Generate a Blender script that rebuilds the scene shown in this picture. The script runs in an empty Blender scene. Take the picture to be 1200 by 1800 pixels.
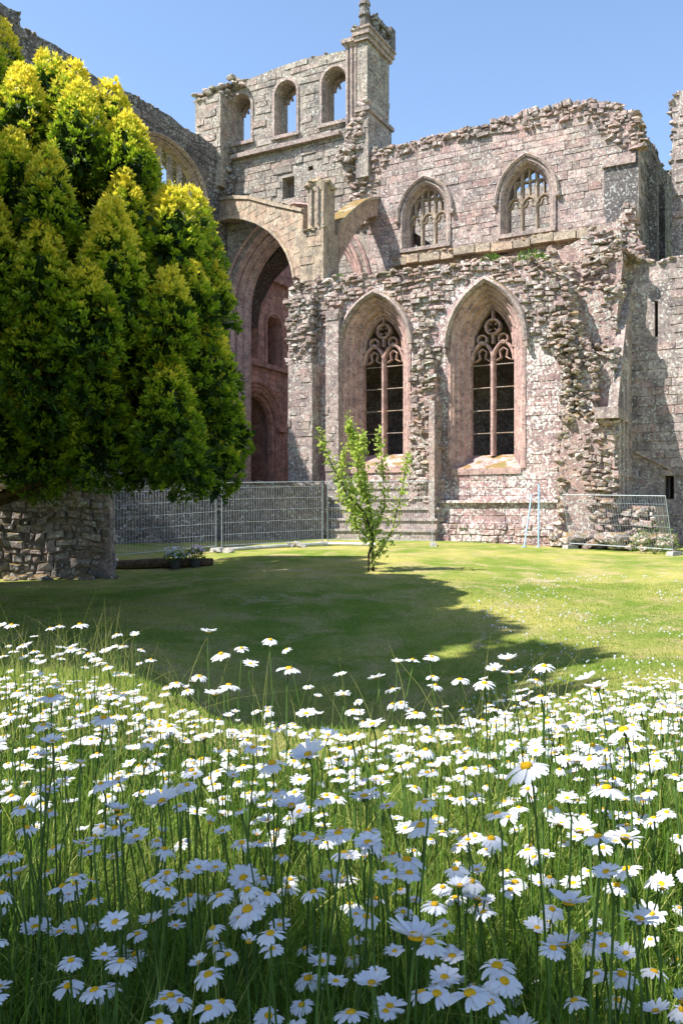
import bpy, math, random
import numpy as np
from mathutils import Vector, Matrix, noise
R = math.radians
rnd = random.Random(7)
S = bpy.context.scene
COL = S.collection

# ------------------------------------------------------------------ camera, world, sun
FPX = 1530.0
CAMZ = 1.0
cd = bpy.data.cameras.new('camera'); cam = bpy.data.objects.new('camera', cd); COL.objects.link(cam)
cam.location = (0, 0, CAMZ); cam.rotation_euler = (R(90), 0, 0)
cd.sensor_fit = 'HORIZONTAL'; cd.sensor_width = 36.0; cd.lens = 36.0*FPX/1200.0
cd.clip_start = 0.05; cd.clip_end = 3000
S.camera = cam

SUN_EL = 54.0
SH = Vector((-0.94, -0.34)).normalized()          # horizontal direction towards the sun
w = bpy.data.worlds.new("World"); S.world = w; w.use_nodes = True
nt = w.node_tree; bg = nt.nodes['Background']
sky = nt.nodes.new('ShaderNodeTexSky'); sky.sky_type = 'NISHITA'; sky.sun_disc = False
sky.sun_elevation = R(SUN_EL)
sky.sun_rotation = math.atan2(SH.x, SH.y)
sky.air_density = 1.0; sky.dust_density = 0.6; sky.ozone_density = 1.9; sky.altitude = 100
nt.links.new(sky.outputs[0], bg.inputs[0]); bg.inputs[1].default_value = 0.128
sd = bpy.data.lights.new('sun', 'SUN'); sd.energy = 5.0; sd.angle = R(0.5); sd.color = (1.0, 0.95, 0.87)
sun = bpy.data.objects.new('sun', sd); COL.objects.link(sun)
sv = Vector((SH.x*math.cos(R(SUN_EL)), SH.y*math.cos(R(SUN_EL)), math.sin(R(SUN_EL))))
sun.rotation_euler = sv.to_track_quat('Z', 'Y').to_euler(); sun.location = (-20, -5, 30)
S.view_settings.view_transform = 'Standard'; S.view_settings.look = 'None'
S.view_settings.exposure = 1.14; S.view_settings.gamma = 1.0

# ------------------------------------------------------------------ object helpers
def tag(o, label=None, cat=None, group=None, kind=None):
    if label: o['label'] = label
    if cat: o['category'] = cat
    if group: o['group'] = group
    if kind: o['kind'] = kind
    return o
def empty(name, loc, label, cat, group=None):
    o = bpy.data.objects.new(name, None); COL.objects.link(o); o.location = loc
    o.empty_display_size = 0.2
    return tag(o, label, cat, group)
def root_of(o):
    v = Vector((0, 0, 0))
    while o is not None:
        v += Vector(o.location); o = o.parent
    return v
def mk(name, V, F, mat, parent=None, origin=None, tint=None, smooth=False, cols=None, midx=None):
    """world-space verts -> one linked mesh object (origin given, or the parent's)"""
    V = np.asarray(V, dtype=np.float64).reshape(-1, 3)
    if origin is None: origin = root_of(parent) if parent is not None else Vector((0, 0, 0))
    base = np.array(origin)
    me = bpy.data.meshes.new(name)
    V2 = V - base
    if isinstance(F, np.ndarray):
        n, k = F.shape
        me.vertices.add(len(V2)); me.vertices.foreach_set('co', V2.astype(np.float32).ravel())
        me.loops.add(n*k); me.loops.foreach_set('vertex_index', F.astype(np.int32).ravel())
        me.polygons.add(n); me.polygons.foreach_set('loop_start', np.arange(0, n*k, k, dtype=np.int32))
        me.update(calc_edges=True)
    else:
        me.from_pydata([tuple(v) for v in V2], [], F); me.update()
    if tint is not None:
        a = me.attributes.new('tint', 'FLOAT', 'POINT'); a.data.foreach_set('value', np.asarray(tint, dtype=np.float32))
    mats = mat if isinstance(mat, (list, tuple)) else [mat]
    for m in mats: me.materials.append(m)
    if midx is not None: me.polygons.foreach_set('material_index', np.asarray(midx, dtype=np.int32))
    if smooth: me.polygons.foreach_set('use_smooth', np.ones(len(me.polygons), dtype=bool))
    o = bpy.data.objects.new(name, me); COL.objects.link(o)
    if parent is not None:
        o.parent = parent; o.location = Vector(origin) - root_of(parent)
    else: o.location = origin
    return o

class MB:
    def __init__(s): s.V = []; s.F = []; s.T = []; s.n = 0
    def add(s, V, F, t=0.5):
        V = [tuple(v) for v in V]
        s.F += [tuple(i+s.n for i in f) for f in F]; s.V += V; s.n += len(V)
        s.T += ([t]*len(V) if not hasattr(t, '__len__') else list(t))
        return s
    def box(s, pts8, t=0.5):
        s.add(pts8, [(0,3,2,1),(4,5,6,7),(0,1,5,4),(1,2,6,5),(2,3,7,6),(3,0,4,7)], t)
    def tube(s, path, r, k=6, t=0.5, cap=True):
        path = [Vector(p) for p in path]; n = len(path)
        if not hasattr(r, '__len__'): r = [r]*n
        V = []; F = []
        for i, p in enumerate(path):
            d = (path[min(i+1, n-1)]-path[max(i-1, 0)]).normalized()
            a = d.orthogonal().normalized() if abs(d.z) > .99 else d.cross(Vector((0, 0, 1))).normalized()
            b = d.cross(a)
            for j in range(k):
                q = 2*math.pi*j/k
                V.append(p + (a*math.cos(q)+b*math.sin(q))*r[i])
        for i in range(n-1):
            for j in range(k):
                F.append((i*k+j, i*k+(j+1) % k, (i+1)*k+(j+1) % k, (i+1)*k+j))
        if cap: F.append(tuple(range(k-1, -1, -1))); F.append(tuple((n-1)*k+j for j in range(k)))
        s.add(V, F, t)
    def build(s, name, mat, parent=None, origin=None, smooth=False):
        return mk(name, s.V, s.F, mat, parent, origin, s.T, smooth)

# ------------------------------------------------------------------ materials
def newmat(name):
    m = bpy.data.materials.new(name); m.use_nodes = True
    n = m.node_tree; return m, n, n.nodes['Principled BSDF']
def N(n, typ, **kw):
    x = n.nodes.new(typ)
    for k, v in kw.items():
        if k in x.inputs: x.inputs[k].default_value = v
        else: setattr(x, k, v)
    return x
def mixc(n, fac, a, b, mode='MIX'):
    x = n.nodes.new('ShaderNodeMix'); x.data_type = 'RGBA'; x.blend_type = mode
    for s, v in ((0, fac), (6, a), (7, b)):
        if hasattr(v, 'links') or isinstance(v, bpy.types.NodeSocket): n.links.new(v, x.inputs[s])
        else: x.inputs[s].default_value = v if s == 0 else (tuple(v)+(1,) if len(v) == 3 else v)
    return x.outputs[2]
def mth(n, op, a, b=0.0, clamp=False):
    x = n.nodes.new('ShaderNodeMath'); x.operation = op; x.use_clamp = clamp
    for s, v in ((0, a), (1, b)):
        if isinstance(v, bpy.types.NodeSocket): n.links.new(v, x.inputs[s])
        else: x.inputs[s].default_value = v
    return x.outputs[0]
def ramp(n, src, lo, hi):
    x = n.nodes.new('ShaderNodeMapRange'); n.links.new(src, x.inputs[0])
    x.inputs[1].default_value = lo; x.inputs[2].default_value = hi
    return x.outputs[0]
def noi(n, vec, scale, detail=4, rough=.55, dist=0.0):
    x = N(n, 'ShaderNodeTexNoise', Scale=scale, Detail=detail, Roughness=rough, Distortion=dist)
    n.links.new(vec, x.inputs['Vector']); return x.outputs['Fac']

def stone(name, ca, cb, lichen=.5, dark=.4, moss=0.0, tintamt=.5, bump=.6, lich_col=(.55, .55, .50), stain=(.09, .085, .09)):
    m, n, bs = newmat(name)
    geo = N(n, 'ShaderNodeNewGeometry'); pos = geo.outputs['Position']
    at = N(n, 'ShaderNodeAttribute'); at.attribute_name = 'tint'
    t = at.outputs['Fac']
    big = ramp(n, noi(n, pos, .55, 3), .35, .65)
    base = mixc(n, big, ca, cb)
    # per-stone tone
    tv = mth(n, 'ADD', mth(n, 'MULTIPLY', t, tintamt), 1-tintamt*.55)
    comb = N(n, 'ShaderNodeCombineColor'); [n.links.new(tv, comb.inputs[i]) for i in range(3)]
    base = mixc(n, 1.0, base, comb.outputs[0], 'MULTIPLY')
    pinkf = mth(n, 'MULTIPLY', ramp(n, mth(n, 'FRACT', mth(n, 'MULTIPLY', t, 7.3)), .55, 1), .55)
    base = mixc(n, pinkf, base, (ca[0]*1.05, ca[1]*.80, ca[2]*.78))
    # blotchy tone: cream, grey and dark patches at several sizes
    m1 = ramp(n, noi(n, pos, 2.6, 9, .72, .3), .36, .66)
    base = mixc(n, 1.0, base, mixc(n, m1, (.50, .49, .51), (1.16, 1.11, 1.05)), 'MULTIPLY')
    m2 = ramp(n, noi(n, pos, .8, 5, .6), .50, .62)
    base = mixc(n, mth(n, 'MULTIPLY', m2, .45), base, mixc(n, 1.0, base, (1.12, 1.10, 1.0), 'MULTIPLY'))
    # dark weather stains (streak downwards) and fine grain
    mp = N(n, 'ShaderNodeMapping'); mp.inputs['Scale'].default_value = (1, 1, .28); n.links.new(pos, mp.inputs['Vector'])
    st = ramp(n, noi(n, mp.outputs[0], 1.6, 6, .65), .60-.2*dark, .80-.15*dark)
    base = mixc(n, mth(n, 'MULTIPLY', st, .8), base, stain)
    fine = noi(n, pos, 9, 6, .7)
    base = mixc(n, ramp(n, fine, .53, .62), base, (ca[0]*.34, ca[1]*.33, ca[2]*.36))
    # lichen flecks
    l1 = noi(n, pos, 10.5, 4, .66); l2 = ramp(n, noi(n, pos, .9, 3), .32, .6)
    lf = ramp(n, mth(n, 'ADD', l1, mth(n, 'MULTIPLY', l2, .09*lichen+.02)), .64-.07*lichen, .68-.07*lichen)
    base = mixc(n, mth(n, 'MULTIPLY', lf, .85 if lichen > 0 else 0), base, lich_col)
    if moss > 0:
        sep = N(n, 'ShaderNodeSeparateXYZ'); n.links.new(geo.outputs['Normal'], sep.inputs[0])
        mf = mth(n, 'MULTIPLY', ramp(n, sep.outputs[2], .35, .8), ramp(n, noi(n, pos, 2.2, 4), .56-.25*moss, .62-.2*moss))
        mc = mixc(n, ramp(n, noi(n, pos, 5, 3), .4, .6), (.16, .14, .035), (.23, .13, .05))
        base = mixc(n, mth(n, 'MULTIPLY', mf, .9), base, mc)
    n.links.new(base, bs.inputs['Base Color'])
    bs.inputs['Roughness'].default_value = .95; bs.inputs['Specular IOR Level'].default_value = .15
    b = N(n, 'ShaderNodeBump'); b.inputs['Strength'].default_value = bump; b.inputs['Distance'].default_value = .06
    hh = mth(n, 'ADD', noi(n, pos, 5, 8, .7), mth(n, 'MULTIPLY', lf, .12))
    n.links.new(hh, b.inputs['Height']); n.links.new(b.outputs[0], bs.inputs['Normal'])
    return m

M_ash = stone('grey_sandstone', (.41, .345, .33), (.36, .31, .305), .55, .35, .35)
M_clere = stone('pinkish_sandstone', (.44, .35, .335), (.38, .325, .31), .5, .35, .4)
M_tower = stone('tower_sandstone', (.40, .36, .325), (.35, .325, .29), .45, .4, .25)
M_rub = stone('rubble_stone', (.45, .36, .34), (.37, .305, .295), .7, .25, .6, .7, .9)
M_aisle = stone('lichened_pink_ashlar', (.46, .335, .33), (.39, .285, .29), .95, .2, .3, .35, .6, (.64, .63, .60))
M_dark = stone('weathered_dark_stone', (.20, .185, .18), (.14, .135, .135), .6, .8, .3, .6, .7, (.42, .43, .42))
M_red = stone('red_sandstone', (.68, .42, .36), (.60, .38, .32), .0, .25, 0, .4, .4)
M_pink = stone('dressed_pink_stone', (.55, .395, .37), (.49, .36, .335), .15, .05, .2, .2, .25)
M_mould = stone('dressed_grey_stone', (.43, .365, .335), (.37, .315, .295), .3, .3, .5, .2, .35)
M_gard = stone('garden_wall_stone', (.36, .33, .30), (.27, .255, .25), .45, .4, .9, .9, .9, (.5, .5, .48))
M_low = stone('low_wall_stone', (.22, .20, .195), (.17, .16, .155), .35, .4, .3, .7, .7)
M_pier = stone('flyer_stone', (.47, .405, .32), (.40, .345, .275), .15, .25, .9, .3, .4)
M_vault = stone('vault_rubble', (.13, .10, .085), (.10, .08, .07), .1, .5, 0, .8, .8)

def simple(name, col, rough=.7, spec=.3, var=.0, scale=20, col2=None, trans=0, metal=0):
    m, n, bs = newmat(name)
    if var > 0 or col2:
        geo = N(n, 'ShaderNodeNewGeometry')
        c2 = col2 or tuple(c*(1-var) for c in col)
        n.links.new(mixc(n, ramp(n, noi(n, geo.outputs['Position'], scale, 4), .4, .6), col, c2), bs.inputs['Base Color'])
    else: bs.inputs['Base Color'].default_value = tuple(col)+(1,)
    bs.inputs['Roughness'].default_value = rough; bs.inputs['Specular IOR Level'].default_value = spec
    bs.inputs['Metallic'].default_value = metal
    if trans:
        tr = N(n, 'ShaderNodeBsdfTranslucent'); mx = N(n, 'ShaderNodeMixShader'); mx.inputs[0].default_value = trans
        src = bs.inputs['Base Color']
        if src.links: n.links.new(src.links[0].from_socket, tr.inputs[0])
        else: tr.inputs[0].default_value = tuple(col)+(1,)
        n.links.new(bs.outputs[0], mx.inputs[1]); n.links.new(tr.outputs[0], mx.inputs[2])
        n.links.new(mx.outputs[0], n.nodes['Material Output'].inputs[0])
    return m
def leafmat(name, c0, c1, c2, trans=.35, rough=.5):
    """colour by the tint attribute: c0 (0) -> c1 (.5) -> c2 (1)"""
    m, n, bs = newmat(name)
    at = N(n, 'ShaderNodeAttribute'); at.attribute_name = 'tint'
    cr = N(n, 'ShaderNodeValToRGB'); n.links.new(at.outputs['Fac'], cr.inputs[0])
    e = cr.color_ramp.elements; e[0].color = c0+(1,); e[1].color = c2+(1,); x = e.new(.5); x.color = c1+(1,)
    n.links.new(cr.outputs[0], bs.inputs['Base Color'])
    bs.inputs['Roughness'].default_value = rough; bs.inputs['Specular IOR Level'].default_value = .25
    tr = N(n, 'ShaderNodeBsdfTranslucent'); n.links.new(cr.outputs[0], tr.inputs[0])
    mx = N(n, 'ShaderNodeMixShader'); mx.inputs[0].default_value = trans
    n.links.new(bs.outputs[0], mx.inputs[1]); n.links.new(tr.outputs[0], mx.inputs[2])
    n.links.new(mx.outputs[0], n.nodes['Material Output'].inputs[0])
    return m
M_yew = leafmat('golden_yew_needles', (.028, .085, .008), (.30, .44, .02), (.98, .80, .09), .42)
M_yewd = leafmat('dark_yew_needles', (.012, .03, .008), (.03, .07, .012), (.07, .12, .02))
M_bark = simple('bark', (.10, .07, .05), .9, .1, .5, 12)
M_sap = leafmat('sapling_leaves', (.16, .27, .03), (.38, .50, .08), (.66, .74, .22), .5)
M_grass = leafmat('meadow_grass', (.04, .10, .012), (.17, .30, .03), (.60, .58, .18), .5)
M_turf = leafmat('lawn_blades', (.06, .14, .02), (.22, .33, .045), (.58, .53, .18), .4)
M_stem = simple('daisy_stem_green', (.09, .17, .03), .6, .3, .4, 30, trans=.2)
M_petal = simple('daisy_petal_white', (.72, .73, .77), .55, .2, trans=.38)
M_disc = simple('daisy_disc_yellow', (.62, .36, .015), .8, .1, .35, 900)
M_steel = simple('galvanised_steel', (.42, .47, .50), .6, .3, .2, 6, metal=.2)
M_conc = simple('concrete_foot', (.38, .36, .33), .9, .1, .35, 9)
M_blue = simple('blue_painted_pole', (.30, .45, .58), .5, .4, .2, 9)
M_wood = simple('weathered_timber', (.13, .085, .06), .9, .1, .5, 10)
M_pot = simple('dark_plastic_pot', (.04, .04, .045), .5, .3, .2, 9)
M_fern = leafmat('wall_fern', (.04, .09, .015), (.10, .19, .03), (.22, .28, .06), .3)
M_black = simple('shade_backing', (.05, .04, .03), .95, .05, .4, 6)  # near-black colour standing in for the shade inside openings

# lawn
M_lawn, n, bs = newmat('mown_lawn')
geo = N(n, 'ShaderNodeNewGeometry'); pos = geo.outputs['Position']
g1 = mixc(n, ramp(n, noi(n, pos, .35, 5, .6), .42, .60), (.21, .29, .045), (.52, .46, .14))
g2 = mixc(n, ramp(n, noi(n, pos, 1.1, 5, .65, .4), .48, .64), g1, (.52, .42, .20))
mpx = N(n, 'ShaderNodeMapping'); mpx.inputs['Rotation'].default_value = (0, 0, .5); mpx.inputs['Scale'].default_value = (1, .35, 1)
n.links.new(pos, mpx.inputs['Vector'])
g2 = mixc(n, mth(n, 'MULTIPLY', ramp(n, noi(n, mpx.outputs[0], 2.5, 5, .6), .5, .62), .4), g2, (.30, .34, .08))
g3 = mixc(n, ramp(n, noi(n, pos, 28, 5, .75), .38, .66), mixc(n, .0, g2, g2), mixc(n, 1.0, g2, (.45, .52, .4), 'MULTIPLY'))
bare = ramp(n, noi(n, pos, .8, 6, .7, 1.0), .60, .68)
g4 = mixc(n, mth(n, 'MULTIPLY', bare, .8), g3, (.50, .39, .26))
n.links.new(g4, bs.inputs['Base Color']); bs.inputs['Roughness'].default_value = .9; bs.inputs['Specular IOR Level'].default_value = .1
b = N(n, 'ShaderNodeBump'); b.inputs['Strength'].default_value = 1.0; b.inputs['Distance'].default_value = .05
n.links.new(noi(n, pos, 22, 8, .8), b.inputs['Height']); n.links.new(b.outputs[0], bs.inputs['Normal'])

# ------------------------------------------------------------------ ground
def lerp_tab(tab, y):
    ys = [a for a, _ in tab]; zs = [b for _, b in tab]
    if y <= ys[0]: return zs[0]
    for i in range(len(ys)-1):
        if y <= ys[i+1]:
            t = (y-ys[i])/(ys[i+1]-ys[i]); 
            # cubic (Catmull) for smoothness
            p0 = zs[max(i-1, 0)]; p1 = zs[i]; p2 = zs[i+1]; p3 = zs[min(i+2, len(zs)-1)]
            m1 = (p2-p0)/2; m2 = (p3-p1)/2
            return (2*t**3-3*t*t+1)*p1+(t**3-2*t*t+t)*m1+(-2*t**3+3*t*t)*p2+(t**3-t*t)*m2
    return zs[-1]
TC = [(0, 0), (3, 0), (4, 0), (5, -.4), (6.5, -.85), (9, -1.35), (11, -1.42), (14, -1.02), (17, -.62), (20, -.37), (24, -.17), (28, -.07), (34, 0), (60, 0)]
TR = [(0, 0), (2, -.0), (3.5, -.05), (5, -.22), (7, -.5), (9, -.74), (12, -.92), (15, -.82), (17, -.68), (20, -.50), (24, -.32), (28, -.22), (34, -.1), (60, 0)]
TL = [(0, 0), (4, .02), (5.2, 0), (6.5, -.3), (9, -.78), (12, -.9), (16, -.72), (20, -.63), (22, -.5), (26, -.28), (30, -.1), (40, 0), (60, 0)]
def ss(a, b, x):
    t = min(1, max(0, (x-a)/(b-a))); return t*t*(3-2*t)
def gz(x, y):
    s = x/max(y, 4.5)
    yy = max(y, 0)
    c = lerp_tab(TC, yy)
    if s > 0: r = c + (lerp_tab(TR, yy)-c)*ss(.05, .33, s)
    else: r = c + (lerp_tab(TL, yy)-c)*ss(.04, .26, -s)
    r += .03*noise.noise((x*.5, y*.5, 0))*ss(5, 9, y)
    if y > 26:      # wall line is level
        r += (-r)*ss(30, 36, y)*1.0
    return r
def pix(px, py, d): return Vector(((px-600)/FPX*d, d, CAMZ+(900-py)/FPX*d))
xs = np.concatenate([-np.geomspace(26, 500, 24)[::-1], np.linspace(-25, 25, 201), np.geomspace(26, 500, 24)])
ys = np.concatenate([-np.geomspace(3, 300, 16)[::-1], np.linspace(-2.8, 40, 215), np.geomspace(41, 700, 24)])
V = [(x, y, gz(x, y)) for y in ys for x in xs]
nx = len(xs)
F = np.array([(j*nx+i, j*nx+i+1, (j+1)*nx+i+1, (j+1)*nx+i) for j in range(len(ys)-1) for i in range(nx-1)])
tag(mk('lawn', V, F, M_lawn, smooth=True), kind='structure')

# ------------------------------------------------------------------ planes of the abbey
A2 = Vector((-2850, 1530)).normalized(); B2 = Vector((-A2.y*-1, 0))  # placeholder
B2 = Vector((A2.y, -A2.x))          # (0.473, 0.881)
class Plane:
    def __init__(s, o, U, n): s.o = Vector(o); s.U = Vector(U).normalized(); s.n = Vector(n).normalized()
    def P(s, u, z, w=0):
        q = s.o + s.U*u + s.n*w; return Vector((q.x, q.y, z))
    def px(s, px, py, w=0):
        dx = (px-600)/FPX; d = Vector((dx, 1)); o = s.o + s.n*w
        t = o.dot(s.n)/d.dot(s.n)
        p = d*t
        return ((p-s.o).dot(s.U), CAMZ+(900-py)/FPX*t)
    def pp(s, pts, w=0): return [s.px(a, b, w) for a, b in pts]
F_ = Plane((270/1530*31, 31), -A2, -B2)
NW = -5.0
def back_point(px, w):
    u, _ = F_.px(px, 900, w); return F_.P(u, 0, w)
Cc = back_point(399, NW)
T_ = Plane((Cc.x, Cc.y), B2, -A2)    # transept wall: runs away from the camera, faces right

def inpoly(p, poly):
    x, y = p; c = False; j = len(poly)-1
    for i in range(len(poly)):
        xi, yi = poly[i]; xj, yj = poly[j]
        if (yi > y) != (yj > y) and x < (xj-xi)*(y-yi)/(yj-yi)+xi: c = not c
        j = i
    return c
def arch(u0, u1, zb, zs, za, n=9, close=False):
    """pointed arch path from bottom left over the apex to bottom right"""
    h = (u1-u0)/2; r = max(za-zs, h*1.0001); Rr = (h*h+r*r)/(2*h)
    if za-zs < h: Rr = h; r = h
    a1 = math.acos(max(-1, min(1, (Rr-h)/Rr)))
    L = [(u0+Rr-Rr*math.cos(a1*i/n), zs+Rr*math.sin(a1*i/n)*((za-zs)/(Rr*math.sin(a1)))) for i in range(n+1)]
    Rt = [(u1-(p[0]-u0), p[1]) for p in L[:-1]][::-1]
    pts = L+Rt
    return ([(u0, zb)] if zb < zs else [])+pts+([(u1, zb)] if zb < zs else [])
def off(poly_path, d):
    """offset an open path to its left by d"""
    out = []; n = len(poly_path)
    for i, p in enumerate(poly_path):
        a = Vector(poly_path[max(i-1, 0)]); b = Vector(p); c = Vector(poly_path[min(i+1, n-1)])
        t1 = (b-a).normalized() if i > 0 else (c-b).normalized()
        t2 = (c-b).normalized() if i < n-1 else t1
        n1 = Vector((-t1.y, t1.x)); n2 = Vector((-t2.y, t2.x)); m = (n1+n2)
        if m.length < 1e-6: m = n1
        m.normalize(); k = 1/max(.35, m.dot(n1))
        out.append((b.x+m.x*d*k, b.y+m.y*d*k))
    return out
def sweep(mb, plane, path, prof, closed_prof=True, closed_path=False, t=.5):
    """prof: list of (lateral outward, w)"""
    rings = [off(path, l) for l, _ in prof]; n = len(path); k = len(prof)
    V = []
    for i in range(n):
        for j, (l, w_) in enumerate(prof): V.append(plane.P(rings[j][i][0], rings[j][i][1], w_))
    F = []
    m = n if closed_path else n-1
    for i in range(m):
        i2 = (i+1) % n
        for j in range(k if closed_prof else k-1):
            j2 = (j+1) % k
            F.append((i*k+j, i*k+j2, i2*k+j2, i2*k+j))
    if closed_prof and not closed_path: F.append(tuple(range(k))); F.append(tuple((n-1)*k+j for j in range(k-1, -1, -1)))
    mb.add(V, F, t)
def bar(mb, plane, path, wd, w0, w1, closed=False, t=.5):
    sweep(mb, plane, path, [(-wd/2, w0), (-wd/2, (w0+w1)/2+ (w1-w0)*.2), (-wd*.2, w1), (wd*.2, w1), (wd/2, (w0+w1)/2+(w1-w0)*.2), (wd/2, w0)], True, closed, t)
def slab(mb, plane, pts, w0, w1, t=.5):
    n = len(pts)
    V = [plane.P(u, z, w0) for u, z in pts]+[plane.P(u, z, w1) for u, z in pts]
    F = [tuple(range(n)), tuple(range(2*n-1, n-1, -1))]+[(i, i+n, (i+1) % n+n, (i+1) % n) for i in range(n)]
    mb.add(V, F, t)

def core(mb, plane, outline, holes, w0, w1, t=.4):
    """solid wall core (w0 back, w1 front) with holes, via a filled 2-D curve"""
    cu = bpy.data.curves.new('c', 'CURVE'); cu.dimensions = '2D'; cu.fill_mode = 'BOTH'
    for poly in [outline]+holes:
        sp = cu.splines.new('POLY'); sp.points.add(len(poly)-1)
        for i, (a, b_) in enumerate(poly): sp.points[i].co = (a, b_, 0, 1)
        sp.use_cyclic_u = True
    cu.extrude = (w1-w0)/2
    o = bpy.data.objects.new('c', cu); COL.objects.link(o)
    dg = bpy.context.evaluated_depsgraph_get()
    me = bpy.data.meshes.new_from_object(o.evaluated_get(dg))
    V = [plane.P(v.co.x, v.co.y, (w0+w1)/2+v.co.z) for v in me.vertices]
    F = [tuple(p.vertices) for p in me.polygons]
    mb.add(V, F, t)
    bpy.data.objects.remove(o); bpy.data.curves.remove(cu); bpy.data.meshes.remove(me)

def warp(u, z, amp, s=1.0):
    if amp == 0: return u, z
    return (u+amp*noise.noise((u*.9*s, z*.9*s, 3.1)), z+amp*noise.noise((u*.7*s, z*.9*s, 9.7)))
def masonry(mb, plane, test, bbox, rh, rl, prot, w1, amp=0.0, jit=.01, bev=.02, gap=.012, skip=0.0, rg=None, anyin=False, wf=None):
    rg = rg or rnd
    u0, z0, u1, z1 = bbox; z = z0
    while z < z1:
        h = rg.uniform(*rh); u = u0-rg.uniform(0, rl[1])
        while u < u1:
            l = rg.uniform(*rl)*rg.choice((.8, 1, 1, 1.25))
            c = [(u+gap, z+gap), (u+l-gap, z+gap), (u+l-gap, z+h-gap), (u+gap, z+h-gap)]
            hv = h
            if rg.random() < .12 and amp > 0:    # taller stone pokes into the next course
                c[2] = (c[2][0], c[2][1]+h*.35); c[3] = (c[3][0], c[3][1]+h*.3)
            c = [warp(a, b_, amp) for a, b_ in c]
            c = [(a+rg.uniform(-jit, jit), b_+rg.uniform(-jit, jit)) for a, b_ in c]
            cen = (sum(p[0] for p in c)/4, sum(p[1] for p in c)/4)
            if rg.random() >= skip and test(cen) and (anyin or all(test((cen[0]+(p[0]-cen[0])*.9, cen[1]+(p[1]-cen[1])*.9)) for p in c)):
                w1_ = w1+(wf(*cen) if wf else 0); pr = w1_+rg.uniform(*prot); b_ = min(bev, l*.3, h*.3)
                tl = [rg.uniform(-1, 1)*jit*.8 for _ in range(4)]
                V = [plane.P(a, q, w1_-.12-(.25 if wf else 0)) for a, q in c]
                V += [plane.P(a, q, pr-b_*.7) for a, q in c]
                for i, (a, q) in enumerate(c):
                    f = b_*1.4/max(.05, math.hypot(a-cen[0], q-cen[1]))
                    V.append(plane.P(a+(cen[0]-a)*f, q+(cen[1]-q)*f, pr+tl[i]))
                mb.add(V, [(8, 9, 10, 11), (0, 1, 5, 4), (1, 2, 6, 5), (2, 3, 7, 6), (3, 0, 4, 7),
                           (4, 5, 9, 8), (5, 6, 10, 9), (6, 7, 11, 10), (7, 4, 8, 11)], rg.random())
            u += l
        z += h
# irregular rocks -------------------------------------------------
def ico():
    import bmesh
    bm = bmesh.new(); bmesh.ops.create_icosphere(bm, subdivisions=2, radius=1)
    V = [v.co.copy() for v in bm.verts]; F = [tuple(v.index for v in f.verts) for f in bm.faces]; bm.free()
    return V, F
def ico1():
    import bmesh
    bm = bmesh.new(); bmesh.ops.create_icosphere(bm, subdivisions=1, radius=1)
    V = [v.co.copy() for v in bm.verts]; F = [tuple(v.index for v in f.verts) for f in bm.faces]; bm.free()
    return V, F
IV, IF = ico(); JV, JF = ico1()
ROCKS = []
for k in range(14):
    rg = random.Random(100+k); out = []
    planes = [(Vector((rg.gauss(0, 1), rg.gauss(0, 1), rg.gauss(0, 1))).normalized(), rg.uniform(.38, .78)) for _ in range(12)]
    for v in IV:
        p = Vector([math.copysign(abs(c)**.6, c) for c in v])
        p *= .82
        for nn, dd in planes:
            q = p.dot(nn)
            if q > dd: p -= nn*(q-dd)
        out.append(p*1.1)
    ROCKS.append(out)
def rock(mb, c, sx, sy, sz, rg, rot=.35):
    ax = Matrix.Rotation(math.atan2(F_.U.y, F_.U.x)+rg.gauss(0, rot), 3, 'Z') @ Matrix.Rotation(rg.gauss(0, rot*.6), 3, 'X') @ Matrix.Rotation(rg.gauss(0, rot*.6), 3, 'Y')
    r = rg.choice(ROCKS); c = Vector(c)
    mb.add([c + ax @ Vector((v.x*sx, v.y*sy, v.z*sz)) for v in r], IF, rg.random())
def rocks_top(mb, plane, path, w0, w1, n, size, rg, zj=.1):
    """loose stones along the ragged top of a wall, over its whole thickness"""
    L = [0]
    for a, b_ in zip(path[:-1], path[1:]): L.append(L[-1]+math.hypot(b_[0]-a[0], b_[1]-a[1]))
    for _ in range(int(n*1.8)):
        s = rg.uniform(0, L[-1]); i = max(k for k in range(len(L)) if L[k] <= s); i = min(i, len(path)-2)
        t = (s-L[i])/max(1e-6, L[i+1]-L[i]); a, b_ = path[i], path[i+1]
        u = a[0]+(b_[0]-a[0])*t; z = a[1]+(b_[1]-a[1])*t
        q = rg.uniform(*size)*.72
        rock(mb, plane.P(u, z+rg.uniform(-zj, zj*.6), rg.uniform(w0, w1)), q*rg.uniform(.8, 1.5), q*rg.uniform(.7, 1.1), q*rg.uniform(.4, .75), rg)
def rock_field(mb, plane, poly, wfun, step, size, rg):
    us = [p[0] for p in poly]; zs = [p[1] for p in poly]; step *= 1.5
    masonry(mb, plane, lambda p: inpoly(p, poly), bb(poly), (.10, .21), (.14, .40), (-.08, .14), 0, .16, .035, .035, .012, .04, rg, True, wfun)
    z = min(zs)
    while z < max(zs):
        u = min(us)+rg.uniform(0, step)
        while u < max(us):
            uu = u+rg.uniform(-.3, .3)*step; zz = z+rg.uniform(-.3, .3)*step
            if inpoly((uu, zz), poly):
                q = rg.uniform(*size)*(1.15 if rg.random() < .12 else .74)
                rock(mb, plane.P(uu, zz, wfun(uu, zz)+rg.uniform(-.10, .05)), q*rg.uniform(.9, 1.7), q*.9, q*rg.uniform(.45, .8), rg, .22)
            u += step
        z += step*.62
def bb(poly):
    return (min(p[0] for p in poly), min(p[1] for p in poly), max(p[0] for p in poly), max(p[1] for p in poly))
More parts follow.
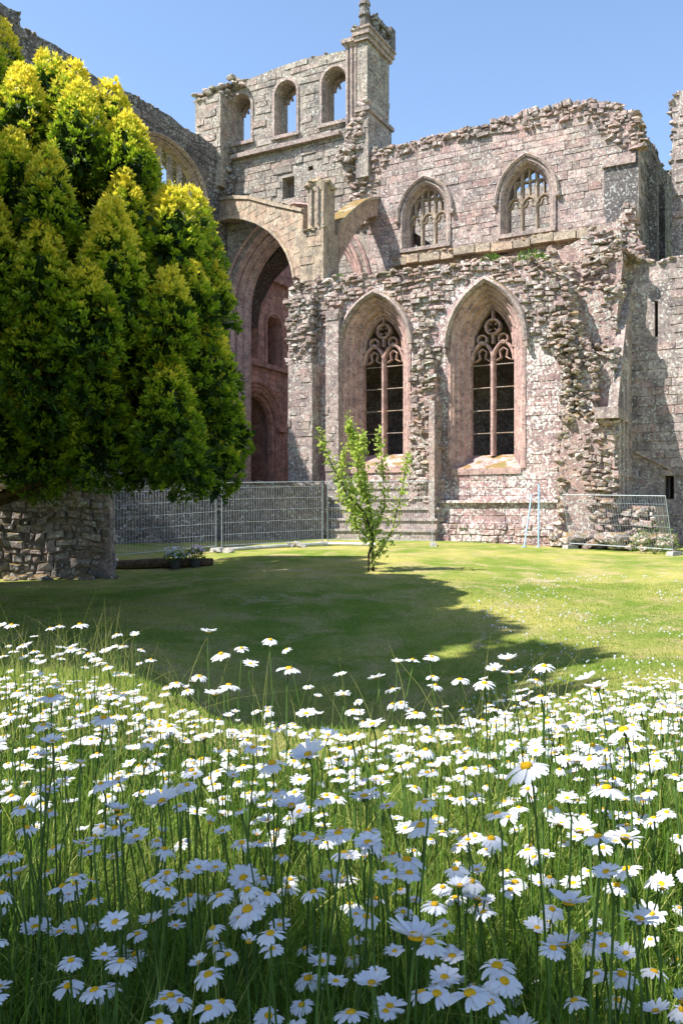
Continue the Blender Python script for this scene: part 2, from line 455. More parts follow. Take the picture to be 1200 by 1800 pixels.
def wall(name, plane, outline, holes, w0, w1, mat, parent, rh=(.26, .36), rl=(.4, .9), prot=(0, .035), amp=0, jit=.008, bev=.015, skip=.02, marg=.0, test=None, extra=None, origin=None, gap=.010):
    mb = MB()
    core(mb, plane, outline, holes, w0, w1-.01, .35)
    hs = []
    for h in holes:
        b_ = bb(h)
        if b_[2]-b_[0] < .45: hs.append([(b_[0]-.3, b_[1]-.15), (b_[0]-.3, b_[3]+.15), (b_[2]+.3, b_[3]+.15), (b_[2]+.3, b_[1]-.15)])
        else: hs.append(h)
    def ts(p):
        return inpoly(p, outline) and not any(inpoly(p, h) for h in hs) and (test is None or test(p))
    masonry(mb, plane, ts, bb(outline), rh, rl, prot, w1, amp, jit, bev, gap, skip)
    if extra: extra(mb)
    return mb.build(name, mat, parent, origin)

abbey = empty('abbey_ruin', (0, 34, 0), 'roofless ruined abbey of grey and pink sandstone with gothic windows behind the lawn', 'ruin')

# ---------------- transept wall (left, in shade)
top_px = [(398, 270), (384, 262), (352, 238), (326, 226), (300, 203), (268, 186), (245, 172), (222, 160), (195, 146), (186, 146), (160, 128), (142, 116), (140, 104), (118, 92), (98, 78), (62, 60), (40, 52), (36, 46), (34, 20), (16, 14), (2, 4)]
tt = T_.pp(top_px)
uL = -26
T_out = [(0, 0)]+tt+[(-15.5, 18.9), (-18, 18.7), (uL, 18.6), (uL, 0)]
a0 = T_.px(364, 372); 
Tw = arch(T_.px(214, 300)[0], a0[0], 8.2, a0[1]+.2, T_.px(291, 254)[1]+.35)
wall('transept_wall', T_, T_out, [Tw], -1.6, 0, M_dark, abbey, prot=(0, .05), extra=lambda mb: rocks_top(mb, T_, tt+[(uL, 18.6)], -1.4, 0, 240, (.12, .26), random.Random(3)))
tw = bpy.data.objects['transept_wall']
mb = MB(); sweep(mb, T_, Tw, [(.02, .10), (.02, -.5), (-.12, -.5), (-.12, -.02), (-.02, .10)])
sweep(mb, T_, off(Tw, -.14), [(0, -.1), (0, -.55), (-.14, -.55), (-.14, -.3), (-.05, -.1)])
mb.build('window_surround', M_mould, tw)
mb = MB(); bw = bb(Tw); inner = off(Tw, -.25); wI = bw[2]-bw[0]
for k in range(1, 8):
    uu = bw[0]+wI*k/8
    zt = max(z for z in np.linspace(8.3, bw[3], 200) if inpoly((uu, z), Tw))
    bar(mb, T_, [(uu, 8.2), (uu, zt)], .13 if k != 4 else .2, -.6, -.35)
for k in range(8):
    a = bw[0]+wI*k/8; b_ = a+wI/8
    bar(mb, T_, arch(a, b_, 0, 11.0, 11.0+.55)[1:-1], .09, -.57, -.4)
for c0, c1, zt in ((bw[0]+.2, bw[0]+wI/2, 15.9), (bw[0]+wI/2, bw[2]-.2, 15.9)):
    bar(mb, T_, arch(c0, c1, 0, 13.0, zt)[1:-1], .16, -.6, -.36)
    bar(mb, T_, [(c0, 13.8), (c1, 13.8)], .09, -.58, -.4)
mb.build('window_tracery', M_mould, tw)

# ---------------- interior wall beyond the transept (red, seen through the great arch)
T2o = [(.2, 0), (.2, 16.5), (13, 16.5), (13, 0)]
h1 = arch(T_.px(429, 600)[0], T_.px(452, 600)[0], T_.px(440, 627)[1], T_.px(440, 565)[1], T_.px(440, 546)[1])
h2 = arch(T_.px(468, 600)[0], T_.px(494, 600)[0], T_.px(480, 641)[1], T_.px(480, 572)[1], T_.px(480, 553)[1])
h3 = arch(T_.px(414, 700)[0], T_.px(484, 700)[0], .05, T_.px(480, 755)[1], T_.px(452, 690)[1])
h4 = arch(9.2, 11.2, T_.px(480, 641)[1], T_.px(480, 572)[1], T_.px(480, 553)[1])
wall('inner_wall', T_, T2o, [h1, h2, h3, h4], -1.5, 0, M_red, abbey, prot=(0, .02), skip=0)
iw = bpy.data.objects['inner_wall']
mb = MB()
for hh_ in (h1, h2, h4): sweep(mb, T_, hh_, [(.14, .0), (.14, .06), (.0, .08), (-.08, -.2), (-.08, -.6), (.02, -.6), (.02, -.02)])
for l, w_ in ((.62, .08), (.40, .03), (.2, .0), (0, -.15)):
    sweep(mb, T_, h3, [(l, w_-.05), (l, w_+.05), (l-.07, w_+.12), (l-.16, w_+.05), (l-.2, w_-.12), (l-.2, w_-.25)], False)
zc = T_.px(480, 755)[1]
for uu in (h3[0][0]-.35, h3[-1][0]+.35): slab(mb, T_, [(uu-.4, zc-.1), (uu+.4, zc-.1), (uu+.45, zc+.12), (uu-.45, zc+.12)], 0, .3)
z0 = T_.px(450, 640)[1]
slab(mb, T_, [(0.3, z0-.1), (10, z0-.1), (10, z0+.12), (.3, z0+.12)], 0, .2)
z0 = T_.px(450, 480)[1]
slab(mb, T_, [(0.3, z0-.15), (12, z0-.15), (12, z0+.12), (.3, z0+.12)], 0, .35)
mb.build('moulding', M_red, iw)
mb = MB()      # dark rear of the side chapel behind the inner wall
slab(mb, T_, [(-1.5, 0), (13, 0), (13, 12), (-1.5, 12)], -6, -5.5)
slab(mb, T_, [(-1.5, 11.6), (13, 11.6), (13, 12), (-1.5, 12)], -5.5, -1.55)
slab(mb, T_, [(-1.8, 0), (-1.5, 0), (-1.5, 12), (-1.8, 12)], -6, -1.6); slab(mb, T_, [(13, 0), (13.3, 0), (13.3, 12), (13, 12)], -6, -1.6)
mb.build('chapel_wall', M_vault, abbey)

# ---------------- nave clerestory and tower wall (plane at NW)
def npx(a, b_, w_=NW): return F_.px(a, b_, w_)
def npp(l, w_=NW): return [F_.px(a, b_, w_) for a, b_ in l]
tower_out = [(npx(399, 0)[0], 0)]+npp([(399, 268), (404, 150), (415, 146), (450, 133), (478, 122), (486, 118), (520, 107), (560, 97), (604, 88), (645, 84), (645, 270)])+[(npx(645, 0)[0], 0)]
cl_px = [(645, 268), (668, 262), (700, 262), (730, 250), (760, 240), (780, 238), (790, 243), (832, 232), (870, 228), (915, 214), (920, 196), (955, 192), (960, 204), (985, 196), (1015, 186), (1035, 176), (1062, 178), (1090, 186), (1122, 205)]
cl_top = npp(cl_px)
uE = npx(1122, 0)[0]; uTw = npx(645, 0)[0]
cl_out = [(uTw+.003, 0)]+cl_top[:]+[(uE, 0)]; cl_out[1] = (uTw+.003, cl_out[1][1])
uA0, uA1 = npx(405, 0)[0], npx(640, 0)[0]
g_arch = arch(uA0, uA1, .05, npx(410, 545)[1], npx(520, 372)[1], 16)
def lanc(x0, x1, yb, yt, ):
    u0, u1 = npx(x0, 0)[0], npx(x1, 0)[0]; xm = (x0+x1)/2
    za = npx(xm, yt)[1]; zb = npx(xm, yb)[1]
    return arch(u0, u1, zb, za-(u1-u0)*.5, za, 8)
L1, L2, L3 = lanc(406, 441, 250, 166), lanc(484, 521, 236, 142), lanc(567, 608, 214, 118)
def rect(x0, x1, y0, y1, w_=NW):
    a = npx(x0, y1, w_); b_ = npx(x1, y0, w_); return [(a[0], a[1]), (a[0], b_[1]), (b_[0], b_[1]), (b_[0], a[1])]
hs = [g_arch, L1, L2, L3, rect(496, 517, 308, 350), rect(541, 550, 290, 300), rect(508, 516, 247, 257)]
wall('tower_wall', F_, tower_out, hs, NW-1.1, NW, M_tower, abbey, prot=(0, .06), skip=.05, jit=.012, bev=.02,
     extra=lambda mb: rocks_top(mb, F_, tower_out[2:11], NW-1, NW, 60, (.1, .18), random.Random(5)))
tow = bpy.data.objects['tower_wall']
for L_, (x0, x1, ys_) in zip((L1, L2, L3), ((404, 443, 250), (482, 524, 236), (565, 611, 214))):
    mb = MB(); sweep(mb, F_, L_, [(.14, NW-.02), (.14, NW+.05), (.02, NW+.07), (-.06, NW-.12), (-.06, NW-.4), (.04, NW-.4), (.04, NW)])
    sweep(mb, F_, L_[1:-1], [(-.02, NW-.85), (-.02, NW-1.05), (-.16, NW-1.05), (-.16, NW-.85)])
    a = L_[1]; c = L_[-2]; um = (L_[0][0]+L_[-1][0])/2
    # stubs of lost tracery at the lancet head
    for s in (-1, 1):
        bar(mb, F_, [(um+s*.55, a[1]+.35), (um+s*.30, a[1]+.35), (um+s*.22, a[1]+.1)], .09, NW-1.03, NW-.9)
    zb = L_[0][1]
    slab(mb, F_, [(L_[0][0]-.2, zb-.16), (L_[-1][0]+.2, zb-.16), (L_[-1][0]+.2, zb-.003), (L_[0][0]-.2, zb-.003)], NW-.3, NW+.14)
    mb.build('lancet_window', M_mould, tow)
mb = MB()     # sloping set-off under the lancets
zz = npx(520, 246)[1]
slab(mb, F_, [(npx(401, 0)[0], zz-.3), (npx(600, 0)[0], zz-.3), (npx(600, 0)[0], zz-.1), (npx(401, 0)[0], zz-.1)], NW, NW+.28)
mb.build('string_course', M_mould, tow)
# great arch mouldings
mb = MB()
for l, w_ in ((.05, .05), (-.2, -.22), (-.42, -.5)):
    sweep(mb, F_, g_arch, [(l, NW+w_-.3), (l, NW+w_), (l-.05, NW+w_+.08), (l-.14, NW+w_+.08), (l-.19, NW+w_), (l-.26, NW+w_-.10), (l-.26, NW+w_-.3)])
sweep(mb, F_, g_arch[1:-1], [(.42, NW-.05), (.42, NW+.12), (.34, NW+.2), (.26, NW+.12), (.26, NW-.05)])
mb.build('great_arch', M_pink, tow)
# rubble tooth where the tower broke away
mb = MB(); rg = random.Random(12)
for i in range(170):
    t = rg.random(); x = 645-46*t*rg.uniform(.2, 1.0)-2; y = 178+100*t+rg.uniform(-6, 10)
    u, z = npx(x, y); q = rg.uniform(.14, .3)
    rock(mb, F_.P(u, z, NW+rg.uniform(-.1, .38)*(.4+t*.6)), q*1.2, q, q*.7, rg)
for i in range(150):
    x = rg.uniform(600, 652); y = rg.uniform(272, 400); u, z = npx(x, y); q = rg.uniform(.12, .26)
    if abs(x-628) < 14+10*noise.noise((y*.03, 0, 0)): rock(mb, F_.P(u, z, NW+rg.uniform(-.08, .12)), q*1.2, q, q*.6, rg)
mb.build('broken_stonework', M_rub, tow)
# vault and dark rear wall behind the great arch
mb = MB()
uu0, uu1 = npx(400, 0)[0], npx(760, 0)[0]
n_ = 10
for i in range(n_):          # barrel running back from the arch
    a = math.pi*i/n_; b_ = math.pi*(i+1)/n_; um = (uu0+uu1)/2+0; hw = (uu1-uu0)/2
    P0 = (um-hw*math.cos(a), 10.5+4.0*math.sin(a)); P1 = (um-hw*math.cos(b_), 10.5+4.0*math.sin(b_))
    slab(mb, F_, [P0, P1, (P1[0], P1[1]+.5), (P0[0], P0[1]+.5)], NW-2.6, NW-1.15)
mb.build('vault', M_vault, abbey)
N2w = NW-9.5
o2 = [(npx(398, 0)[0]+.5, 0)]+npp([(398, 372), (470, 372), (560, 372), (640, 352), (700, 348), (760, 340), (800, 368), (840, 362), (880, 350), (940, 322), (990, 330), (1050, 310), (1180, 300)], N2w)+[(npx(1180, 0, N2w)[0], 0)]
o2[0] = (o2[1][0], 0)
wh = [arch(npx(x, 0, N2w)[0]-1.1, npx(x, 0, N2w)[0]+1.1, 10.4, 12.4, 14.6) for x in (752, 938)]
wh += [rect(x-14, x+14, 640, 900, N2w) for x in (470,)]
wall('north_wall', F_, o2, wh, N2w-1, N2w, M_tower, abbey, rh=(.3, .4), rl=(.5, 1), prot=(0, .03))
# right turret at the end of the tower wall
tur = MB()
def boxuw(mb, u0, u1, z0, z1, w0, w1, plane=F_, t=.5, taper=0):
    slab(mb, plane, [(u0, z0), (u1, z0), (u1-taper, z1), (u0+taper, z1)], w0, w1, t)
def mas_box(mb, u0, u1, z0, z1, w0, w1, rh=(.26, .36), rl=(.4, .8), prot=(0, .03), rg=None, bev=.015, jit=.008, amp=0):
    """box with masonry on its front and right faces"""
    boxuw(mb, u0, u1, z0, z1, w0, w1-.01)
    masonry(mb, F_, lambda p: u0 <= p[0] <= u1 and z0 <= p[1] <= z1, (u0, z0, u1, z1), rh, rl, prot, w1, amp, jit, bev, .01, .02, rg, True) if False else None
    masonry(mb, F_, lambda p: u0-.02 <= p[0] <= u1+.02 and z0 <= p[1] <= z1+.05, (u0, z0, u1, z1), rh, rl, prot, w1, amp, jit, bev, .01, .02, rg)
    for sgn, uu in ((1, u1), (-1, u0)):
        q = F_.P(uu, 0, 0)
        side = Plane((q.x, q.y), B2*sgn, F_.U*sgn)       # faces +-U
        lo, hi = ((-w1, -w0) if sgn > 0 else (w0, w1))
        masonry(mb, side, lambda p: lo-.02 <= p[0] <= hi+.02 and z0 <= p[1] <= z1+.05, (lo, z0, hi, z1), rh, rl, prot, 0, amp, jit, bev, .01, .02, rg)
uf0, uf1 = npx(626, 0, NW+.3)[0], npx(646, 0, NW+.3)[0]
zb = npx(640, 275)[1]; zs = npx(645, 190, NW+.3)[1]; zt = npx(645, 66, NW+.3)[1]
mas_box(tur, uf1-.6, uf1, zb-1, zs, NW-2.2, NW+.3-.02)
mas_box(tur, uf1-.58, uf1-.08, zs, zt, NW-2.1, NW+.2)
tr_ = tur.build('corner_turret', M_tower, abbey)
mb = MB()
boxuw(mb, uf1-.64, uf1+.1, zs-.08, zs+.1, NW-2.3, NW+.38)
mb.build('string_course', M_mould, tr_); mb = MB()
boxuw(mb, uf1-.66, uf1+.03, zt-.02, zt+.2, NW-2.25, NW+.32)
boxuw(mb, uf1-.74, uf1+.10, zt+.2, zt+.45, NW-2.35, NW+.40)
boxuw(mb, uf1-.8, uf1+.16, zt+.45, zt+.55, NW-2.4, NW+.45)
mb.build('cornice', M_mould, tr_)
mb = MB()
pz = zt+.55
mb.tube([F_.P(uf1-.25, pz, NW+.1), F_.P(uf1-.25, pz+.5, NW+.1), F_.P(uf1-.25, pz+.55, NW+.1), F_.P(uf1-.25, pz+1.0, NW+.1), F_.P(uf1-.25, pz+1.05, NW+.1), F_.P(uf1-.25, pz+1.25, NW+.1)], [.24, .2, .28, .2, .27, .22], 8)
for w_, h_ in ((NW-.5, .55), (NW-1.2, .5)):
    boxuw(mb, uf1-.5, uf1+.1, pz, pz+h_, w_-.16, w_+.16)
boxuw(mb, uf1-.5, uf1+.14, pz+.55, pz+.75, NW-2.2, NW-.25)
boxuw(mb, uf1-.5, uf1+.1, pz, pz+.2, NW-2.25, NW-.2)
boxuw(mb, uf1-.5, uf1+.16, pz-.0, pz+.98, NW-2.3, NW-1.85)
rg = random.Random(8)
for i in range(26): rock(mb, F_.P(uf1-rg.uniform(0, .5), pz+.8+rg.uniform(-.1, .12)-.1*0, NW-rg.uniform(.3, 2.2)), .13, .12, .09, rg)
for i in range(14): rock(mb, F_.P(uf1-rg.uniform(.3, .8), pz-.1+rg.uniform(0, .25)*.6, NW+rg.uniform(-.3, .4)), .16, .14, .1, rg)
mb.build('pinnacle', M_dark, tr_)
mb = MB()
for k, du in enumerate((.2, .4, .62)):
    p = F_.P(uf1-.6-du+.1, zs-.6, NW+.08); q = Vector((p.x, p.y, zt-.1))
    mb.tube([p, q], .085, 8); mb.tube([q, q+Vector((0, 0, .2))], [.1, .18], 8)
boxuw(mb, uf1-1.35, uf1-.66, zt+.08, zt+.26, NW-.2, NW+.3)
mb.build('shaft', M_mould, tr_)
# left turret
tl = MB()
ua, ub = npx(343, 0, NW+.9)[0], npx(387, 0, NW+.9)[0]
zA = npx(365, 330, NW+.9)[1]; zB = npx(365, 168, NW+.9)[1]
mas_box(tl, ua, ub, zA, zB, NW-.3, NW+.9, prot=(0, .05))
uc = npx(404, 0, NW)[0]
rg = random.Random(21)
for i in range(120):
    u = rg.uniform(ua-.08, ub+.05); q = rg.uniform(.12, .25)
    rock(tl, F_.P(u, zB+rg.uniform(-.25, .25)+.45*ss(ua, ub, u)*rg.random(), NW+rg.uniform(-.2, .95)), q*1.2, q, q*.7, rg)
for i in range(60):
    t = rg.random(); q = rg.uniform(.14, .24)
    rock(tl, F_.P(ub-.5+1.3*t, zB+.5+.45*math.sin(t*3)+rg.uniform(-.3, .1), NW+rg.uniform(-.4, .3)), q*1.2, q, q*.7, rg)
boxuw(tl, ub-.4, uc+.1, zA, zB+.45, NW-.9, NW+.1)
boxuw(tl, ub-.05, ub+.07, zA+.4, zA+2.0, NW-.2, NW+.62, t=.0)
lt = tl.build('stair_turret', M_tower, abbey)
# the dark niche between left turret and tower
mb = MB(); rg = random.Random(2)
for i in range(90):
    x = rg.uniform(380, 410); y = rg.uniform(258, 375); u, z = npx(x, y, NW+.15); q = rg.uniform(.15, .3)
    rock(mb, F_.P(u, z, NW+rg.uniform(0, .35)), q, q, q*.8, rg)
mb.build('broken_stonework', M_dark, lt)

# clerestory wall
def gwin(x0, x1, ysill, yspr, yap, w_):
    u0, u1 = F_.px(x0, 0, w_)[0], F_.px(x1, 0, w_)[0]; xm = (x0+x1)/2
    return arch(u0, u1, F_.px(xm, ysill, w_)[1], F_.px(xm, yspr, w_)[1], F_.px(xm, yap, w_)[1], 10)
C1 = gwin(709, 786, 434, 378, 322, NW); C2 = gwin(882, 970, 408, 348, 283, NW)
recess = rect(1063, 1124, 284, 384)
recess[2] = (uE-.35, recess[2][1]); recess[3] = (uE-.35, recess[3][1])
door = rect(866, 892, 432, 450)
def clx(mb):
    rg = random.Random(31)
    rocks_top(mb, F_, cl_top, NW-1.3, NW+.05, 380, (.12, .26), rg, .16)
    # heavier broken band under the top edge
    poly = npp([(645, 268), (760, 240), (915, 200), (1035, 172), (1122, 200), (1135, 260), (1085, 262), (1060, 235), (1040, 215), (985, 216), (900, 232), (800, 246), (720, 266), (650, 282)])
    rock_field(mb, F_, poly, lambda u, z: NW+.02, .24, (.11, .22), rg)
    poly = npp([(640, 275), (690, 280), (660, 330), (650, 380), (640, 390)])
    rock_field(mb, F_, poly, lambda u, z: NW-.02, .26, (.1, .18), rg)
wall('clerestory_wall', F_, cl_out, [C1, C2, recess, door], NW-1.3, NW, M_clere, abbey, rh=(.2, .34), rl=(.3, .8), prot=(0, .022), amp=.03, jit=.012, bev=.016, gap=.006, skip=.05, extra=clx)
clw = bpy.data.objects['clerestory_wall']
mb = MB(); slab(mb, F_, recess, NW-1.25, NW-.7); 
boxuw(mb, recess[0][0]+.03, recess[0][0]+.16, recess[0][1], recess[1][1], NW-.7, NW-.3)
boxuw(mb, recess[0][0]-.1, recess[2][0]+.25, recess[1][1]+.003, recess[1][1]+.35, NW-.6, NW+.1)
mb.build('recess', M_clere, clw)
for W_, nm in ((C1, 0), (C2, 1)):
    mb = MB()
    bx_ = bb(W_); h = bx_[2]-bx_[0]
    sweep(mb, F_, W_, [(.16, NW-.02), (.16, NW+.07), (.05, NW+.09), (-.05, NW-.02), (-.10, NW-.2), (-.16, NW-.26), (-.16, NW-.5), (.02, NW-.5), (.02, NW-.02)])
    sweep(mb, F_, off(W_[1:-1], .17), [(0, NW), (0, NW+.16), (.08, NW+.2), (.15, NW+.12), (.15, NW)])
    boxuw(mb, bx_[0]-.15, bx_[2]+.15, bx_[1]-.12, bx_[1]+.04, NW-.6, NW+.12)
    for e in (W_[1], W_[-2]):
        s = -1 if e is W_[1] else 1
        p = F_.P(e[0]+s*.26, e[1]-.08, NW+.1)
        mb.add([p+Vector(v)*.14 for v in JV], JF, .3)
    mb.build('window_surround', M_mould, clw)
    mb = MB(); ws = W_[1][1]
    a0, a1 = bx_[0]+.12, bx_[2]-.12; L = (a1-a0)/3
    wA, wB = NW-.55, NW-.33
    def ztop(u): return max([z for z in np.linspace(ws-.5, bx_[3], 90) if inpoly((u, z), W_)] or [ws])
    for k in (1, 2): bar(mb, F_, [(a0+L*k, bx_[1]), (a0+L*k, ztop(a0+L*k))], .14, wA, wB)
    zh = ws+.05
    for k in range(3):
        bar(mb, F_, arch(a0+L*k, a0+L*(k+1), zh-.6, zh-.25, zh+.15), .11, wA, wB)
        c = a0+L*(k+.5)
        for s in (-1, 1): bar(mb, F_, [(c+s*L*.42, zh-.28), (c+s*L*.2, zh-.2), (c+s*L*.12, zh-.02)], .06, wA+.02, wB-.03)
        bar(mb, F_, [(c, zh+.15), (c, ztop(c))], .09, wA, wB)
    zt2 = zh+.78
    us = [u for u in np.linspace(a0, a1, 60) if inpoly((u, zt2), W_)]
    bar(mb, F_, [(us[0], zt2), (us[-1], zt2)], .1, wA, wB)
    for k in (.5, 2.5):
        for s in (-1, 1):
            c = a0+L*k+s*L*.25
            if ztop(c) > zh+.5: bar(mb, F_, arch(c-L*.22, c+L*.22, zh+.35, zh+.5, zh+.72), .05, wA+.02, wB-.03)
    mb.build('window_tracery', M_pier, clw)
# string course of uneven slabs at the clerestory foot
mb = MB(); rg = random.Random(4)
x = 690
while x < 1068:
    x2 = x+rg.uniform(20, 42); ym = 464-(x-690)*.178
    u0, z0 = npx(x, ym, NW+.4); u1, _ = npx(x2-1, ym, NW+.4)
    dz = rg.uniform(-.05, .05)
    zL = npx(690, 452, NW+.4)[1]
    boxuw(mb, u0, u1-.02, zL-.34+dz, zL-.02+dz, NW+.003, NW+.4+rg.uniform(-.06, .08), t=rg.random())
    x = x2
zL = npx(690, 452, NW+.4)[1]
for i in range(120):
    u = rg.uniform(npx(690, 0)[0], npx(1060, 0)[0]); q = rg.uniform(.06, .14); rock(mb, F_.P(u, zL+rg.uniform(-.06, .02), NW+rg.uniform(.05, .4)), q*1.4, q, q*.6, rg)
mb.build('string_course', M_pier, clw)
# gable return wall going back at the right end, and the far fragment
sideq = F_.P(uE, 0, 0); SD = Plane((sideq.x, sideq.y), B2, F_.U)
zt0 = cl_top[-1][1]
so = [(-NW+.0, 0), (-NW+.0, zt0+.1), (-NW+2, zt0+.0), (-NW+4, zt0+.35), (-NW+6.5, zt0+.3), (-NW+9.5, zt0+.9), (-NW+9.5, 0)]
wall('return_wall', SD, so, [], -1.3, -.01, M_dark, abbey, prot=(0, .05), amp=.02, extra=lambda mb: rocks_top(mb, SD, so[1:6], -1.2, 0, 110, (.12, .24), random.Random(6)))
mb = MB()
for q, dz in ((2.4, 5.5), (4.6, 4.0)):
    uu = -NW+q
    slab(mb, SD, [(uu, zt0-dz-2.5), (uu+.5, zt0-dz-2.5), (uu+.2, zt0-1.2), (uu-.3, zt0-1.2)], 0, .35)
mb.build('buttress', M_dark, bpy.data.objects['return_wall'])
ff = NW-3.0
fo = [(F_.px(1180, 0, ff)[0], 0)]+[F_.px(a, b_, ff) for a, b_ in ((1180, 300), (1179, 285), (1183, 230), (1180, 175), (1192, 160), (1215, 150), (1260, 148), (1300, 160))]+[(F_.px(1300, 0, ff)[0], 0)]
wall('far_pier', F_, fo, [], ff-1.5, ff, M_ash, abbey, prot=(0, .1), amp=.03, extra=lambda mb: rocks_top(mb, F_, fo[1:-1], ff-1.3, ff, 60, (.15, .3), random.Random(9)))

# ---------------- aisle wall (front plane)
fpx = F_.px
def fpp(l, w_=0): return [F_.px(a, b_, w_) for a, b_ in l]
f_top = [(507, 506), (530, 494), (575, 488), (620, 486), (700, 478), (760, 470), (820, 462), (880, 456), (930, 458), (965, 470), (990, 500), (1010, 560), (1045, 640)]
F_top = fpp(f_top)
F_out = [(F_top[0][0], 0)]+F_top+[(F_top[-1][0], 0)]
W1 = gwin(604, 716, 822, 612, 523, 0); W2 = gwin(793, 917, 824, 606, 501, 0)
def ash_zone(p):
    for poly in ASH:
        if inpoly(p, poly): return True
    return False
ASH = [fpp([(778, 950), (778, 600), (770, 560), (800, 520), (850, 480), (900, 520), (930, 600), (985, 640), (975, 800), (990, 950)]),
       fpp([(507, 950), (507, 640), (600, 560), (610, 540), (660, 505), (720, 560), (722, 950)])]
def aisx(mb):
    rg = random.Random(77)
    masonry(mb, F_, lambda p: inpoly(p, F_out) and not inpoly(p, W1o) and not inpoly(p, W2o) and not ash_zone(p), bb(F_out), (.11, .2), (.16, .42), (-.02, .17), 0, .14, .03, .035, .015, .05, rg)
    rocks_top(mb, F_, F_top[:-2], -.9, .1, 260, (.12, .26), rg, .14)
    rocks_top(mb, F_, F_top[-5:]+[(F_top[-1][0], .5)], -1.2, .12, 420, (.14, .30), rg, .22)
W1o = off(W1, .13); W2o = off(W2, .13)
wall('aisle_wall', F_, F_out, [W1, W2], -1.2, 0, M_aisle, abbey, rh=(.22, .34), rl=(.35, .8), prot=(0, .012), test=lambda p: ash_zone(p) and not inpoly(p, W1o) and not inpoly(p, W2o), extra=None)
aw = bpy.data.objects['aisle_wall']
mb = MB(); aisx(mb); mb.build('rubble_facing', M_rub, aw)
for W_, hoodm in ((W1, M_mould), (W2, M_mould)):
    bx_ = bb(W_)
    mb = MB()
    # broad dressed surround flush with the wall then a deep moulded splay
    prof = [(.13, -.02), (.13, .025), (.02, .03), (-.02, -.02), (-.08, -.06), (-.10, -.16), (-.17, -.17), (-.22, -.24), (-.24, -.36), (-.32, -.37), (-.36, -.46), (-.38, -.6), (-.46, -.62), (-.5, -.72), (-.5, -.95), (-.44, -1.0), (.05, -1.0)]
    sweep(mb, F_, W_, prof, False)
    ps = [(a, b_) for a, b_ in W_]
    u0, u1 = bx_[0], bx_[2]; zb = bx_[1]
    # sloping sill
    V = [F_.P(u0+.02, zb+.02, .05), F_.P(u1-.02, zb+.02, .05), F_.P(u1-.45, zb+.55, -.95), F_.P(u0+.45, zb+.55, -.95), F_.P(u0+.02, zb-.2, .05), F_.P(u1-.02, zb-.2, .05), F_.P(u1-.45, zb-.2, -.95), F_.P(u0+.45, zb-.2, -.95)]
    mb.add([V[4], V[5], V[6], V[7], V[0], V[1], V[2], V[3]], [(4, 5, 6, 7), (0, 1, 5, 4), (1, 2, 6, 5), (3, 0, 4, 7)], .5)
    mb.build('window_surround', M_pink, aw)
    mb = MB()
    sweep(mb, F_, off(W_[1:-1], .08), [(0, 0), (-.02, .16), (.08, .26), (.17, .22), (.22, .08), (.22, 0)])
    for e, s in ((W_[1], -1), (W_[-2], 1)):
        p = F_.P(e[0]+s*.2, e[1]-.1, .16); mb.add([p+Vector(v)*.17 for v in ROCKS[3]], IF, .3)
    mb.build('hood_mould', hoodm, aw)
    # tracery
    mb = MB(); I = off(W_, -.5); bi = bb(I); zb2 = zb+.5; zsp = W_[1][1]-.12
    wA, wB = -.95, -.68
    uc = (bi[0]+bi[2])/2; a0, a1 = bi[0]+.02, bi[2]-.02
    bar(mb, F_, [(uc, zb2), (uc, zsp)], .17, wA, wB)
    for s, e0 in ((-1, a0), (1, uc)):
        bar(mb, F_, arch(e0, e0+(a1-a0)/2, zsp-.35, zsp-.3, zsp+.38), .13, wA, wB)
        cc = e0+(a1-a0)/4
        for q in (-1, 1): bar(mb, F_, [(cc+q*.26, zsp-.32), (cc+q*.1, zsp-.22), (cc+q*.15, zsp+.02), (cc, zsp+.14)], .055, wA+.04, wB-.06)
    def ring(cx, cz, r, wd):
        bar(mb, F_, [(cx-r*math.cos(k*math.pi/8), cz+r*math.sin(k*math.pi/8)) for k in range(16)], wd, wA, wB, True)
    apz = bi[3]
    ring(uc, zsp+.92, .27, .11)
    ring(uc-.40, zsp+.46, .17, .08); ring(uc+.40, zsp+.46, .17, .08)
    for k in range(4):
        a = k*math.pi/2+.78; bar(mb, F_, [(uc+.25*math.cos(a), zsp+.92+.25*math.sin(a)), (uc+.1*math.cos(a), zsp+.92+.1*math.sin(a))], .06, wA+.04, wB-.06)
    bar(mb, F_, [(uc, zsp+.3), (uc, zsp+.62)], .1, wA, wB); bar(mb, F_, [(uc, zsp+1.2), (uc, apz)], .1, wA, wB)
    bar(mb, F_, off([(p[0], p[1]) for p in I[1:-1]], -.02), .12, wA, wB)
    mb.build('window_tracery', M_pink, aw)
    mb = MB()
    nb = 4
    for k in range(1, nb+1):
        z = zb2+(zsp-.3-zb2)*(k)/(nb+.2)
        mb.tube([F_.P(a0, z, -.8), F_.P(a1, z, -.8)], .022, 5)
    mb.build('saddle_bar', M_mould, aw)
mb = MB()
boxuw(mb, fpx(514, 0)[0], fpx(514, 0)[0]+.7, 0, fpx(514, 510)[1]-.2, NW+.003, -1.203)
mb.build('aisle_sun_block', M_aisle, aw)  # unseen wall, added to keep sun out of the aisle behind the left window
